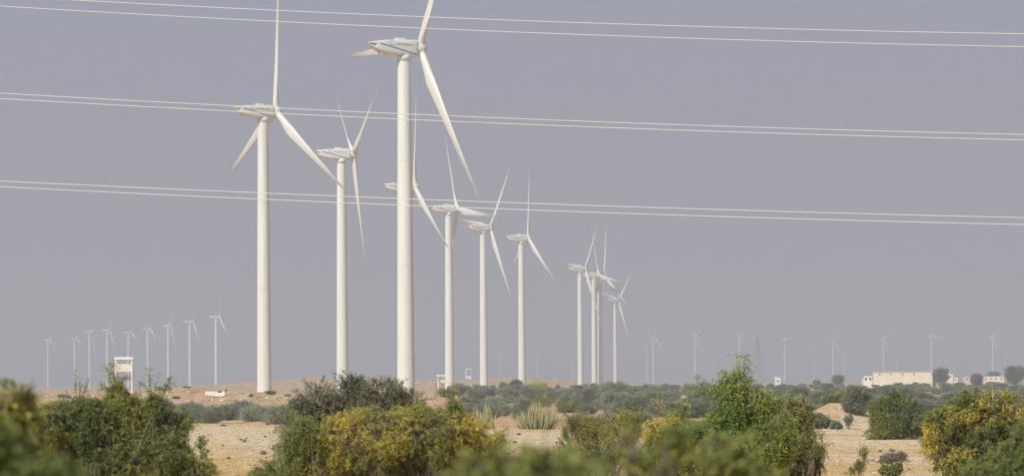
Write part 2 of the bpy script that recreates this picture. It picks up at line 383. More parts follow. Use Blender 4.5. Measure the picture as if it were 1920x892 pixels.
ME_nac = mesh_np('nacelle', Vn, [q, idx[0][None, ::-1], idx[-1][None, :]], [M['nacelle']], smooth=True)
ME_nac.set_sharp_from_angle(angle=R(35))
def side_strip(poly_fn):
    """a strip hugging both flanks; poly_fn gives (x, z_low, z_high) samples"""
    Vs, Fs, n0 = [], [], 0
    for sgn in (-1, 1):
        s = poly_fn; rows_ = []
        for j in range(4):
            zz = s[:, 1] + (s[:, 2] - s[:, 1]) * j / 3; rows_.append(np.stack([s[:, 0], sgn * (nac_y(s[:, 0], zz) + .015), zz], -1))
        A = np.stack(rows_); idx = np.arange(A.shape[0] * A.shape[1]).reshape(A.shape[:2]) + n0
        Fs.append(np.stack([idx[:-1, :-1], idx[:-1, 1:], idx[1:, 1:], idx[1:, :-1]], -1).reshape(-1, 4)); Vs.append(A.reshape(-1, 3)); n0 += A.size // 3
    return np.vstack(Vs), Fs
xs = np.linspace(-6.9, 2.8, 40); zs = np.interp(xs, [-6.9, 2.8], [.62, -1.80])
V, F = side_strip(np.stack([xs, zs - .14, zs + .14], -1)); ME_stripe = mesh_np('stripe', V, F, [M['blue']])
def arc_shape(cx, cz, rx, rz, a0, a1, w0, w1, slope):
    t = np.linspace(0, 1, 24); a = R(a0) + (R(a1) - R(a0)) * t; w = (w0 + (w1 - w0) * t) * np.sin(np.clip(t * 1.05 + .02, 0, 1) * math.pi) ** .5 + .015
    Vs, Fs, n0 = [], [], 0
    for sgn in (-1, 1):
        rr = []
        for k_ in (-1, 1):
            x_ = (rx + k_ * w / 2) * np.cos(a); z_ = cz + (rz + k_ * w / 2) * np.sin(a) - slope * x_
            x_ = cx + x_; rr.append(np.stack([x_, sgn * (nac_y(x_, z_) + .018), z_], -1))
        A = np.stack(rr); idx = np.arange(48).reshape(2, 24) + n0; n0 += 48
        Fs.append(np.stack([idx[:-1, :-1], idx[:-1, 1:], idx[1:, 1:], idx[1:, :-1]], -1).reshape(-1, 4)); Vs.append(A.reshape(-1, 3))
    return np.vstack(Vs), Fs
Va, Fa = arc_shape(-3.7, .72, .95, .50, 60, 205, .12, .26, .05)
Vb, Fb = arc_shape(-3.7, .72, .95, .46, 190, 300, .22, .15, .05)
ME_emblem = mesh_np('emblem', np.vstack([Va, Vb]), Fa + [f + len(Va) for f in Fb], [M['swoosh']])
Va, Fa = arc_shape(-3.65, .72, .85, .42, 300, 355, .14, .08, .05); ME_emblem2 = mesh_np('emblem_tip', Va, Fa, [M['swoosh2']])
cu = bpy.data.curves.new('lettering', 'FONT'); cu.body = 'NORDEX'; cu.size = .86; cu.space_character = 1.22; cu.offset = .012; cu.resolution_u = 3
to = bpy.data.objects.new('lettering_source', cu); COL.objects.link(to)
dg = bpy.context.evaluated_depsgraph_get(); dg.update()
tm = bpy.data.meshes.new_from_object(to.evaluated_get(dg)); bpy.data.objects.remove(to)
co = np.array([v.co[:] for v in tm.vertices]); fc = [list(p.vertices) for p in tm.polygons]; bpy.data.meshes.remove(tm)
wT = co[:, 0].max(); X = -2.55 + co[:, 0] / wT * 4.15; Zt = .36 + co[:, 1] * .80
ME_letter = []
for sgn in (-1, 1):
    xx = X if sgn < 0 else (-.95 - X); zz = Zt - .05 * (xx + 2.55)
    lm_ = bpy.data.meshes.new('lettering'); lm_.from_pydata(np.stack([xx, sgn * (nac_y(xx, zz) + .02), zz], -1).tolist(), [], fc); lm_.materials.append(M['letter']); lm_.update(); ME_letter.append(lm_)
def small(name, fn, mat, bevel=0):
    mb = MB(); fn(mb); me = bpy.data.meshes.new(name); me.from_pydata(np.vstack(mb.V).tolist(), [], mb.F); me.materials.append(mat); me.update()
    if bevel:
        bm_ = bmesh.new(); bm_.from_mesh(me); bmesh.ops.bevel(bm_, geom=bm_.edges[:], offset=bevel, segments=3, affect='EDGES', profile=.6); bm_.to_mesh(me); bm_.free()
    return me
ME_hatch = small('roof_hatch', lambda m_: m_.box((-1.2, 0, 1.80), (2.3, 1.9, .52)), M['nacelle'], .18)
ME_lamp = small('warning_lamp', lambda m_: m_.bar((-2.75, -.5, 1.55), (-2.75, -.5, 1.86), .16, 8), M['dark'])
def cooler(m_):
    m_.bar((-7.45, 0, -.05), (-8.25, 0, -.12), .62, 14, .55); m_.bar((-7.45, -.95, -.35), (-7.95, -.95, -.4), .36, 12); m_.bar((-7.45, .95, -.35), (-7.95, .95, -.4), .36, 12)
ME_cool = small('cooling_outlet', cooler, M['nacelle'])
ME_cool_hole = small('outlet_opening', lambda m_: (m_.bar((-8.2, 0, -.12), (-8.28, 0, -.125), .40, 12), m_.bar((-7.9, -.95, -.4), (-7.99, -.95, -.4), .24, 10), m_.bar((-7.9, .95, -.4), (-7.99, .95, -.4), .24, 10)), M['dark'])
ME_vent = small('belly_box', lambda m_: (m_.box((-5.9, -.8, -1.5), (.7, .6, .34)), m_.box((-5.9, .8, -1.5), (.7, .6, .34))), M['nacelle'], .06)
def masts(yy, xx):
    def f(m_):
        m_.bar((xx + .9, yy, 1.1), (xx, yy, 1.9), .07, 5); m_.bar((xx, yy, 1.9), (xx - .1, yy, 3.3), .06, 5); m_.bar((xx - .35, yy, 2.6), (xx + .35, yy, 2.6), .03, 4)
        m_.box((xx - .1, yy, 3.3), (.28, .1, .16))
    return f
ME_mast = [small('wind_sensor_mast', masts(yy, -7.9), M['mast']) for yy in (-.75, .75)]
HUBX = 4.15
V, q = lathe([(1.42, -1.12), (1.58, -.9), (1.62, 0), (1.56, .6), (1.34, 1.05), (.90, 1.38), (.40, 1.54), (0, 1.58)], 32, 'x')
ME_hub = mesh_np('rotor_hub', V, [q, np.arange(32)[None, ::-1]], [M['nacelle']], smooth=True)
def hub_ports(m_):
    for a_ in (30, 150, 270):
        for s in (0,):
            c_, s_ = math.cos(R(a_)), math.sin(R(a_)); m_.bar((.05, c_ * 1.58, s_ * 1.58), (.05, c_ * 1.67, s_ * 1.67), .24, 12)
ME_port = small('hub_port', hub_ports, M['seam'])
def make_blade():
    nsec, npt = 46, 20
    zr = np.concatenate([np.linspace(1.2, 10, 16), np.linspace(11, 39.2, 30)])
    ch = np.interp(zr, [1.2, 2.4, 5, 8.6, 12, 18, 26, 33, 37.5, 38.8, 39.2], [1.75, 1.75, 2.25, 3.05, 2.75, 2.15, 1.55, 1.10, .75, .40, .10])
    th = np.interp(zr, [1.2, 2.4, 5, 8.6, 14, 25, 39.2], [1.0, 1.0, .66, .36, .26, .20, .16])
    tw = np.interp(zr, [1.2, 8.6, 14, 22, 30, 39.2], [15, 13, 8, 4, 1.5, 0]) + 5.0
    blend = np.interp(zr, [2.4, 7.5], [0, 1])
    Vs = []
    a = np.arange(npt) * 2 * math.pi / npt
    for z, c, t_, w_, bl in zip(zr, ch, th, tw, blend):
        cx_, cy_ = .5 * np.cos(a), .5 * np.sin(a) * t_                     # ellipse (y chordwise, x thickness)
        s = (1 - np.cos(a)) / 2                                             # 0 at LE .. 1 at TE
        yt = 5 * t_ * (.2969 * np.sqrt(s + 1e-6) - .126 * s - .3516 * s ** 2 + .2843 * s ** 3 - .1015 * s ** 4)
        ax, ay = .32 - s, np.where(a <= math.pi, -1.15, .85) * yt
        y_ = c * (cx_ * (1 - bl) + ax * bl); x_ = c * (cy_ * (1 - bl) * -1 + ay * bl)
        w = R(w_); Vs.append(np.stack([x_ * math.cos(w) + y_ * math.sin(w), y_ * math.cos(w) - x_ * math.sin(w), np.full(npt, z)], -1))
    V = np.vstack(Vs); V[:, 2] = np.where(V[:, 2] > 4, 4 + (V[:, 2] - 4) * 1.055, V[:, 2]); V[:, 0] += .6 * (np.clip(V[:, 2] - 10, 0, None) / 29) ** 2
    idx = np.arange(nsec * npt).reshape(nsec, npt)
    q = np.stack([idx[:-1], np.roll(idx[:-1], -1, 1), np.roll(idx[1:], -1, 1), idx[1:]], -1).reshape(-1, 4)
    return mesh_np('blade', V, [q, idx[-1][None, :]], [M['blade']], smooth=True)
ME_blade = make_blade()
V, q = lathe([(.90, 1.15), (.97, 1.15), (.97, 1.5), (.90, 1.5)], 24); ME_root = mesh_np('root_collar', V, [q], [M['nacelle']], smooth=True)
def islands(me_):
    bm_ = bmesh.new(); bm_.from_mesh(me_); bm_.verts.ensure_lookup_table(); seen = set(); comps = []
    for v in bm_.verts:
        if v.index in seen: continue
        st = [v]; c = set(); seen.add(v.index)
        while st:
            w = st.pop(); c.add(w.index)
            for e in w.link_edges:
                o2 = e.other_vert(w)
                if o2.index not in seen: seen.add(o2.index); st.append(o2)
        comps.append(c)
    bm_.free(); outm = []
    for c in comps:
        b2 = bmesh.new(); b2.from_mesh(me_); bmesh.ops.delete(b2, geom=[v for v in b2.verts if v.index not in c], context='VERTS')
        m2 = bpy.data.meshes.new(me_.name); b2.to_mesh(m2); b2.free(); m2.materials.append(me_.materials[0]); outm.append(m2)
    return outm
SUBS = [('stripe', ME_stripe), ('emblem', ME_emblem), ('emblem_tip', ME_emblem2), ('roof_hatch', ME_hatch), ('warning_lamp', ME_lamp),
        ('cooling_outlet', ME_cool), ('outlet_opening', ME_cool_hole), ('belly_box', ME_vent)]
SUBS = [(nm, m2) for nm, me_ in SUBS for m2 in islands(me_)] + [('lettering', m2) for m2 in ME_letter] + [('wind_sensor_mast', m2) for m2 in ME_mast]
SEAMS = islands(ME_seam); PORTS = islands(ME_port)
def turbine(px, hub_py, phi, k, label, group, detail=2, dist=None, hubh=HUBH):
    """px: tower axis, hub_py: hub height in the photo; the distance follows from the 80 m hub"""
    if dist is None: dist = FPX * (hubh - CAMZ) / (HZ(px) - hub_py)
    x = at(px, hub_py, dist).x
    if dist is not None: hh = CAMZ + (HZ(px) - hub_py) * dist / FPX
    sc = hh / HUBH
    psi = math.asin(k) - math.atan2(x, dist)
    gz = float(ground_z(x, dist))
    root = empty('wind_turbine', (x, dist, min(gz, 0) - .2), psi); tag(root, label, 'wind turbine', group)
    dz = Matrix.Translation((0, 0, .2 - min(gz, 0)))
    S = Matrix.Diagonal((sc, sc, sc, 1)); dz = dz @ S
    tw_ = link('tower', ME_tower, root, M=dz)
    nac = link('nacelle', ME_nac, root, M=dz @ Matrix.Translation((0, 0, HUBH)))
    Hm = dz @ Matrix.Translation((HUBX, 0, HUBH)) @ Matrix.Rotation(R(-4), 4, 'Y')
    hub = link('rotor_hub', ME_hub, root, M=Hm @ Matrix.Rotation(R(90 - phi), 4, 'X'))
    if detail >= 2:
        for me_ in SEAMS: link('section_flange', me_, tw_)
        link('yaw_collar', ME_yaw, tw_)
        for nm, me_ in SUBS: link(nm, me_, nac)
        [link('hub_port', me_, hub) for me_ in PORTS]
    for j in range(3):
        bl = link('blade', ME_blade, root, M=Hm @ Matrix.Rotation(R(90 - phi - 120 * j), 4, 'X') @ Matrix.Rotation(R(2.0), 4, 'Y'))
        if detail >= 2: link('root_collar', ME_root, bl)
    return root
MAIN = 'white wind turbines in the main rows'
turbine(757.5, 88, -61, .46, 'nearest and tallest white turbine, one blade running out behind its nacelle', MAIN)
turbine(493, 208, -35, .46, 'white turbine with Y-shaped rotor left of the tallest one, upper blade cut by the frame', MAIN)
turbine(640, 288, -93, .19, 'white turbine with V-shaped upper blades and one blade hanging almost straight down', MAIN)
turbine(759, 350, -38, .28, 'white turbine mostly hidden behind the tower of the nearest turbine', MAIN)
turbine(841, 391, -7, .34, 'white turbine with one shaded blade alongside its tower and one pointing right', MAIN)
turbine(905.5, 427, -68, .44, 'white turbine whose left blade tip reaches back to the neighbouring shaded-blade turbine', MAIN)
turbine(977, 446, -37, .335, 'white turbine standing alone by the grey bush, its blades forming an upright Y', MAIN)
turbine(1087, 504, -67, .40, 'hazy cream turbine with a blade pointing left, leftmost of the cluster of four', MAIN)
turbine(1113, 516, -8, .33, 'hazy cream turbine second from left in the cluster of four, nacelle in plain view', MAIN)
turbine(1124, 516.5, -37, .46, 'hazy cream turbine whose nacelle hides behind its neighbour in the cluster of four', MAIN)
turbine(1153, 563, -73, .50, 'smallest hazy cream turbine of the cluster of four, at its right end', MAIN)
ROWL = 'faded turbines in the distant row on the left'
ORD = ['leftmost', 'second from left', 'third from left', 'fourth from left', 'middle one', 'fourth from right', 'third from right', 'second from right', 'rightmost and tallest']
for (px, py, ph), od in zip([(90, 637, -37), (140, 635, -20), (168, 623, -93), (201, 619, -58), (241, 623, -20), (277, 617, -30), (315.5, 611, -75), (356, 603, -50), (405, 594, -37)], ORD):
    turbine(px, py, ph, .22, f'faded beige turbine, {od} of the nine in the distant left row', ROWL, 1)
ROWR = 'ghostly turbines in the haze on the right'
ORD = ['leftmost', 'second from left', 'third from left', 'fourth from left', 'fourth from right', 'third from right', 'second from right', 'rightmost']
for (px, py, ph), od in zip([(1225, 633, -40), (1303, 630, -80), (1386, 628, -95), (1471, 637, 10), (1562, 638, -70), (1656, 635, -85), (1746, 630, -10), (1861, 633, -80)], ORD):
    d = 7900 + 120 * ((px * 7) % 5); turbine(px, py, ph, .40, f'ghostly pale turbine, {od} of the eight taller ones in the right-hand haze', ROWR, 1, dist=d)
FAINT = 'barely visible turbines deep in the haze'
for (px, py, ph) in [(531, 678, 0), (585, 676, 30), (692, 674, 10), (810, 668, -7), (939, 658, -37), (1007, 657, 25), (1074, 655, -10), (1213, 640, 85), (1338, 668, 20), (1526, 657, 0), (1582, 660, 40), (1683, 660, -40), (1886, 660, 20)]:
    turbine(px, py, ph, .40, 'barely visible turbine dissolving into the deep haze near the horizon', FAINT, 1, dist=10500)

# ------------------------------------------------------------------ power lines (two conductors per phase, across the frame)
WY = 185.0
def wire(pts, label):
    px = np.array([p[0] for p in pts], float); py = np.array([p[1] for p in pts], float)
    c = np.polyfit(px, py, 2); xs = np.linspace(-2600, 4600, 91)
    P = np.array([at(x_, np.polyval(c, x_), WY)[:] for x_ in xs])
    V, q = tubes(P[None], np.full((1, 91), .017), 6)
    tag(link('power_line', mesh_np('power_line', V, [q], [M['wire']], smooth=True)), label, 'power line', 'overhead conductors crossing the frame')
wire([(200, 4), (1000, 40), (1920, 64)], 'upper cable of the top pair, the highest wire in the sky')
wire([(0, 12), (1000, 62), (1920, 88)], 'lower cable of the top pair, crossing the tallest turbine above its nacelle')
wire([(0, 175), (1000, 224), (1920, 252.5)], 'upper cable of the middle pair of wires')
wire([(0, 185), (1000, 234), (1920, 262.5)], 'lower cable of the middle pair of wires')
wire([(0, 339.5), (1000, 381.5), (1920, 408)], 'upper cable of the bottom pair of wires')
wire([(0, 350), (1000, 394), (1920, 421)], 'lower cable of the bottom pair, the lowest wire in the sky')

# ------------------------------------------------------------------ lattice pylons
def pylon(px, py_top, dist, label, arms, base_w, sc=1.0):
    x = at(px, HZ(px), dist).x; H = CAMZ + (HZ(px) - py_top) * dist / FPX
    root = empty('lattice_pylon', (x, dist, min(float(ground_z(x, dist)), 0) - .1), .35); tag(root, label, 'pylon', 'steel lattice pylons')
    mb = MB(); lv = [0, .18, .33, .46, .57, .66, .74, .81, .87, .93, 1.0]
    def wd(t): return base_w * (1 - t) ** 1.25 * .5 + .45 * sc
    r_ = .14 * sc
    for i in range(len(lv) - 1):
        a, b_ = lv[i], lv[i + 1]; wa, wb = wd(a), wd(b_); za, zb = a * H, b_ * H
        C = [(-1, -1), (1, -1), (1, 1), (-1, 1)]
        for j in range(4):
            c0, c1 = C[j], C[(j + 1) % 4]
            mb.bar((c0[0] * wa, c0[1] * wa, za), (c0[0] * wb, c0[1] * wb, zb), r_ * 1.6)
            mb.bar((c0[0] * wa, c0[1] * wa, za), (c1[0] * wb, c1[1] * wb, zb), r_); mb.bar((c1[0] * wa, c1[1] * wa, za), (c0[0] * wb, c0[1] * wb, zb), r_)
            mb.bar((c0[0] * wb, c0[1] * wb, zb), (c1[0] * wb, c1[1] * wb, zb), r_)
    mb.build('lattice_mast', M['grey'], root)
    for t, w in arms:
        m2 = MB(); z = t * H
        for s in (-1, 1):
            m2.bar((s * wd(t), 0, z + .8), (s * w, 0, z), r_ * 1.3); m2.bar((s * wd(t), 0, z - .8), (s * w, 0, z), r_ * 1.3); m2.bar((s * w, 0, z), (s * w, 0, z - 2.5), r_)
        m2.build('cross_arm', M['grey'], root)
pylon(1420, 628, 3400, 'tall lattice pylon without arms rising from the hazy scrub', [], 13.0, 1.2)
pylon(99, 650, 7000, 'faded lattice pylon just right of the leftmost distant turbine', [(.52, 7), (.68, 8), (.84, 6)], 9, 1.2)
pylon(120, 664, 7200, 'faded lattice pylon between the two leftmost distant turbines', [(.45, 9), (.66, 11)], 9, 1.2)
pylon(1811, 657, 7600, 'slim hazy lattice mast above the small buildings on the right', [], 5, 1.3)

# ------------------------------------------------------------------ watchtowers and buildings
def watchtower(px, py_top, dist, w, label, roof_mat, panel_mat, open_legs=True, cabin_h=3.0, zb=None, panel=(.0, .42)):
    x = at(px, HZ(px), dist).x; zt = CAMZ + (HZ(px) - py_top) * dist / FPX; gz = float(ground_z(x, dist)) if zb is None else zb
    root = empty('watchtower', (x, dist, gz), .10); tag(root, label, 'watchtower', 'white guard watchtowers')
    H = zt - gz; h = w / 2 * .84
    MB().box((0, 0, H - .07 * w), (w, w, .14 * w)).build('roof', roof_mat, root, .04)
    for sx_ in (-1, 1):
        for sy_ in (-1, 1):
            m_ = MB(); m_.box((sx_ * h, sy_ * h, (H - .4) / 2), (.26 * w / 4, .26 * w / 4, H - .4)); m_.build('post', M['white'], root)
    zf = H - .4 - cabin_h
    MB().box((0, 0, zf), (w * .9, w * .9, .16)).build('platform', M['white'], root)
    for nm, c, d in (('parapet', (0, -h, 0), (2 * h - .2, .07, 0)), ('parapet', (0, h, 0), (2 * h - .2, .07, 0)), ('parapet', (-h, 0, 0), (.07, 2 * h - .2, 0)), ('parapet', (h, 0, 0), (.07, 2 * h - .2, 0))):
        ph_ = cabin_h * (panel[1] - panel[0])
        m_ = MB(); m_.box((c[0], c[1], zf + .09 + cabin_h * panel[0] + ph_ / 2), (d[0], d[1], ph_)); m_.build(nm, panel_mat, root)
    if open_legs:
        m_ = MB()
        for s in (-1, 1):
            m_.bar((-h, s * h, zf * .55), (h, s * h, .15), .045); m_.bar((s * h, -h, zf * .55), (s * h, h, .15), .045); m_.bar((-h, s * h, zf * .55), (h, s * h, zf * .55), .045)
        m_.build('bracing', M['white'], root)
        m_ = MB()
        for s in (-.22, .22): m_.bar((h + .25 + 1.2, s, 0), (h + .25, s, zf + .9), .04)
        for i in range(1, 14):
            t = i / 14; m_.bar((h + .25 + 1.2 * (1 - t), -.22, t * (zf + .9)), (h + .25 + 1.2 * (1 - t), .22, t * (zf + .9)), .025)
        m_.build('ladder', M['grey'], root)
    return root
watchtower(232, 669, 1000, 4.4, 'white open-sided watchtower with stained cream parapet behind the dark green bush', M['white'], M['whitey'], True, 2.9, panel=(0, .56))
watchtower(832, 702, 2150, 6.8, 'white guard post half hidden behind the base of the turbine with the shaded blade', M['white'], M['whitey'], True, 3.6)
watchtower(878.5, 691, 3000, 4.2, 'small hazy white lookout frame on the distant hill crest', M['white'], M['white'], True, 6.3, panel=(.0, .25))
watchtower(1458, 702, 2300, 2.9, 'small white tower with a red roof above the scrub', M['redroof'], M['white'], False, 2.2, panel=(0, .5))
def solid_shaft(px, dist, w, z0, z1):   # closed lower shaft of the small red-roofed tower
    pass
rt = [o for o in bpy.data.objects if o.get('label', '').startswith('small white tower')][0]
MB().box((0, 0, 2.2), (2.3, 2.3, 4.2)).build('shaft', M['white'], rt)
MB().box((0, -1.17, 3.0), (.9, .06, .9)).build('window', M['dark'], rt)

def roof_box(root, c, d, wall, roofm, over=.25, rt_=.3):
    MB().box((c[0], c[1], d[2] / 2), d).build('wall', wall, root)
    MB().box((c[0], c[1], d[2] + rt_ / 2 + .003), (d[0] + over, d[1] + over, rt_)).build('roof', roofm, root)
# low white hut on the rubble bank
h0 = hit(402, 741, 600); hk = h0.y / FPX; root = empty('low_shed', (h0.x, h0.y + 1.2, h0.z), .12); root.scale = (38 * hk / 4.0,) * 3
tag(root, 'low white shed with thin flat roof on the rubble bank', 'shed')
MB().box((0, 0, .35), (3.7, 2.4, 1.3)).build('wall', M['white'], root); MB().box((0, 0, 1.065), (4.0, 2.7, .12)).build('roof', M['grey'], root)
MB().box((.9, -1.215, .72), (.8, .04, .25)).build('window', M['dark'], root)
# pale block by the second row
h0 = at(928, 729, 1900); root = empty('low_hut', (h0.x, 1900, 0), .1); tag(root, 'low pale hut between the turbines in front of the pink hill', 'hut')
hh = CAMZ + (HZ(928) - 722.5) * 1900 / FPX
MB().box((0, 0, hh / 2), (4.6, 3, hh)).build('wall', M['white'], root); MB().box((0, 0, hh + .12), (4.9, 3.3, .22)).build('roof', M['conc'], root); MB().box((-.8, -1.52, hh * .55), (1.0, .05, .7)).build('window', M['dark'], root)

WD = 2000.0; S4 = WD / FPX
def bx(px0, px1): return (at(px0, 708, WD).x, at(px1, 708, WD).x)
def zpx(py): return CAMZ + (HZ(1720) - py) * S4
x0, x1 = bx(1637, 1748); root = empty('warehouse', ((x0 + x1) / 2, WD, 0), -.10); tag(root, 'large cream flat-roofed warehouse with a row of vents under the roof', 'warehouse')
W_ = x1 - x0; zt = zpx(697.5)
MB().box((0, 7, zt / 2), (W_, 14, zt)).build('wall', M['cream'], root)
MB().box((0, 7, zt + .22), (W_ + .3, 14.3, .44)).build('parapet', M['tan'], root)
for fx in (-.39, -.20, 0.0, .195):
    o_ = MB().box((fx * W_, -.06, zt - .75), (.75, .10, .75)).build('vent', M['tan'], root)
    MB().box((fx * W_, -.125, zt - .75), (.5, .03, .5)).build('opening', M['dark'], o_)
m_ = MB()
for i in range(6): m_.bar((-W_ / 2 + .8 + i * .9, 1.2, zt + .44), (-W_ / 2 + .8 + i * .9, 1.2, zt + 1.35), .07)
m_.bar((-W_ / 2 + .8, 1.2, zt + 1.35), (-W_ / 2 + 5.3, 1.2, zt + 1.35), .07); m_.bar((-W_ / 2 + .8, 1.2, zt + .95), (-W_ / 2 + 5.3, 1.2, zt + .95), .05)
m_.box((-W_ / 2 + 3, 2.2, zt + .9), (3.6, 1.2, .8)); m_.build('roof_tank', M['grey'], root)
MB().box((W_ / 2 + .9, 5, 2.1), (1.5, 5, zpx(701))).build('shaded_side_strip', M['grey'], root)  # added grey box stands in for the shade on the warehouse's right side
x0, x1 = bx(1619, 1636); root = empty('gatehouse', ((x0 + x1) / 2, WD + 1, 0), -.05); tag(root, 'small cream and white gatehouse at the left end of the warehouse', 'building')
W_ = x1 - x0
MB().box((0, 3, zpx(707.5) / 2), (W_, 6, zpx(707.5))).build('wall', M['white'], root); MB().box((.2, 3, zpx(707.5) + .5), (W_ - .4, 6.4, 1.0)).build('roof', M['cream'], root)
for fx in (-.22, .28): MB().box((fx * W_, -.03, 3.8), (.9, .08, 1.3)).build('window', M['dark'], root)
MB().box((-W_ / 2 - .4, 2, 2.0), (.7, 3, 3.9)).build('porch', M['conc'], root)
for (p0, p1, pt, dd, lab, mat) in ((1780, 1791, 701, 6, 'narrow cream block just right of the tall dark tree beside the warehouse', 'cream'), (1793, 1800, 708, 4, 'tiny white block beside the narrow cream block', 'white'),
                                   (1811, 1824, 706, 6, 'flat-topped hut with a reddish roof behind the wide dark tree', 'conc'), (1848, 1887, 706.5, 8, 'long low cream outbuilding with a dark window row by the rightmost tree', 'cream')):
    x0, x1 = bx(p0, p1); root = empty('outbuilding', ((x0 + x1) / 2, WD + 10, 0), -.05); tag(root, lab, 'outbuilding')
    W_ = x1 - x0; zt = zpx(pt)
    MB().box((0, dd / 2, zt / 2), (W_, dd, zt)).build('wall', M[mat], root); MB().box((0, dd / 2, zt + .17), (W_ + .3, dd + .3, .3)).build('roof', M['redroof'] if 'reddish' in lab else M['tan'], root)
    nw = max(1, int(W_ / 2.2))
    for i in range(nw): MB().box((-W_ / 2 + (i + .5) * W_ / nw, -.02, zt - 1.1), (.7, .06, .7)).build('window', M['dark'], root)
for (p0, p1, pt, lab) in ((1524, 1553, 719.5, 'low pale boundary wall beneath the two small dark trees'), (1752, 1797, 717, 'low pale boundary wall right of the warehouse')):
    x0, x1 = bx(p0, p1); root = empty('boundary_wall', ((x0 + x1) / 2, WD - 14, 0)); tag(root, lab, 'wall')
    MB().box((0, 0, zpx(pt) / 2), (x1 - x0, .3, zpx(pt))).build('panel', M['conc'], root); MB().box((0, 0, zpx(pt) + .06), (x1 - x0 + .1, .42, .12)).build('coping', M['white'], root)

# ------------------------------------------------------------------ vegetation
def unit(v): return v / (np.linalg.norm(v, axis=-1, keepdims=True) + 1e-9)
def gen_bush(seed, lobes, base, sprigs=(), bough_den=9, twigs=8, fronds=12, pairs=5, ll=.024, lw=.0042, flen=.085, droop=.2, up=.3,
             tint=.3, tint_sd=.12, patches=(), twig_r=.006, limb_r=.03, twig_len=.55, spill=1.12, sprig_fr=26, gap=.6, sub=2, sprays=5, gap_f=5.0):
    """lobes: (x,y,z,rx,ry,rz) in metres round the thing's base; returns branch mesh data and leaf mesh data"""
    g = np.random.default_rng(seed); polys = []; rads = []
    lob = np.array(lobes, float); nL0 = len(lob)
    if sub:                                     # smaller knots on the outside of each mass break the outline
        ex = []
        for l in lob:
            for _ in range(sub):
                d = unit(g.normal(0, 1, 3) + [0, 0, .5]); ex.append(np.concatenate([l[:3] + d * l[3:] * g.uniform(.7, 1.0), l[3:] * g.uniform(.28, .5)]))
        lob = np.vstack([lob, ex])
    lc, lr = lob[:, :3], lob[:, 3:]
    def curve(a, b_, bend, K=7):
        a = np.asarray(a, float); b_ = np.asarray(b_, float); t = np.linspace(0, 1, K)[None, :, None]
        m_ = (a + b_) / 2 + bend
        return (1 - t) ** 2 * a[:, None] + 2 * t * (1 - t) * m_[:, None] + t ** 2 * b_[:, None]
    nL = len(lob)
    b0 = np.array(base, float)[g.integers(0, len(base), nL)] + g.normal(0, .12, (nL, 3)) * [1, 1, 0]
    d = lc - b0; ln = np.linalg.norm(d, axis=1)
    P = curve(b0, lc, g.normal(0, .12, (nL, 3)) * ln[:, None] * [1, 1, .3]); polys.append(P); rads.append(np.linspace(1, .45, 7)[None] * limb_r * g.uniform(.7, 1.2, (nL, 1)))
    size = lr.mean(1); vol = size / size.mean()
    nb = np.maximum(4, (bough_den * vol ** 1.5).astype(int)); li = np.repeat(np.arange(nL), nb); nB = len(li)
    dr = unit(g.normal(0, 1, (nB, 3)) + [0, 0, up]); e = lc[li] + dr * lr[li] * g.uniform(.45, .95, (nB, 1))
    s0 = b0[li] + (lc[li] - b0[li]) * g.uniform(.55, 1.0, (nB, 1))
    B = curve(s0, e, g.normal(0, .12, (nB, 3)) * size[li][:, None]); polys.append(B); rads.append(np.linspace(1, .4, 7)[None] * limb_r * .42 * g.uniform(.7, 1.3, (nB, 1)))
    ti = np.repeat(np.arange(nB), twigs); nT = len(ti); tb = g.uniform(.35, 1.0, nT)
    k0 = np.minimum((tb * 6).astype(int), 5); f = (tb * 6 - k0)[:, None]; st = B[ti, k0] * (1 - f) + B[ti, k0 + 1] * f
    outw = unit((st - lc[li[ti]]) / lr[li[ti]]); dirs = unit(outw * .55 + g.normal(0, .6, (nT, 3)) + [0, 0, up])
    en = st + dirs * (twig_len * size[li[ti]] * np.where(g.uniform(0, 1, nT) < .10, 1.7, g.uniform(.4, 1.25, nT)))[:, None]
    rel = (en - lc[li[ti]]) / lr[li[ti]]; rn = np.linalg.norm(rel, axis=1, keepdims=True); lim = spill * np.where(g.uniform(0, 1, (nT, 1)) < .10, g.uniform(1.15, 1.5, (nT, 1)), g.uniform(.75, 1.08, (nT, 1)))
    en = lc[li[ti]] + np.where(rn > lim, rel * lim / rn, rel) * lr[li[ti]]
    T = curve(st, en, g.normal(0, .06, (nT, 3)) * size[li[ti]][:, None] + [0, 0, .05]); polys.append(T); rads.append(np.linspace(1, .4, 7)[None] * twig_r * g.uniform(.7, 1.3, (nT, 1)))
    tw_list = [T]; fr_list = [np.full(nT, fronds)]
    if sprays:                                  # loose shoots reaching out past the leafy mass
        sl = np.repeat(np.arange(nL0), sprays); nS = len(sl); dS = unit(g.normal(0, .8, (nS, 3)) + [0, 0, .7])
        Q = curve(lc[sl] + dS * lr[sl] * .6, lc[sl] + dS * (lr[sl] * 1.05 + np.minimum(lr[sl], .3) * g.uniform(.15, .75, (nS, 1))), g.normal(0, .07, (nS, 3)) * lr[sl] + [0, 0, .02])
        polys.append(Q); rads.append(np.linspace(1.2, .4, 7)[None] * twig_r * np.ones((nS, 1))); tw_list.append(Q); fr_list.append(np.full(nS, max(2, int(fronds * .8))))
    if len(sprigs):
        sp = np.array(sprigs, float); nS = len(sp); near = np.argmin(np.linalg.norm((sp[:, None] - lc[None]) * [1, 1, 1], axis=2), 1)
        a = lc[near] + unit(sp - lc[near]) * lr[near] * .5
        Sx = curve(a, sp, g.normal(0, .05, (nS, 3)) * np.linalg.norm(sp - a, axis=1)[:, None] + [0, 0, .03]); polys.append(Sx); rads.append(np.linspace(1.3, .5, 7)[None] * twig_r * np.ones((nS, 1)))
        tw_list.append(Sx); fr_list.append(np.full(nS, sprig_fr))
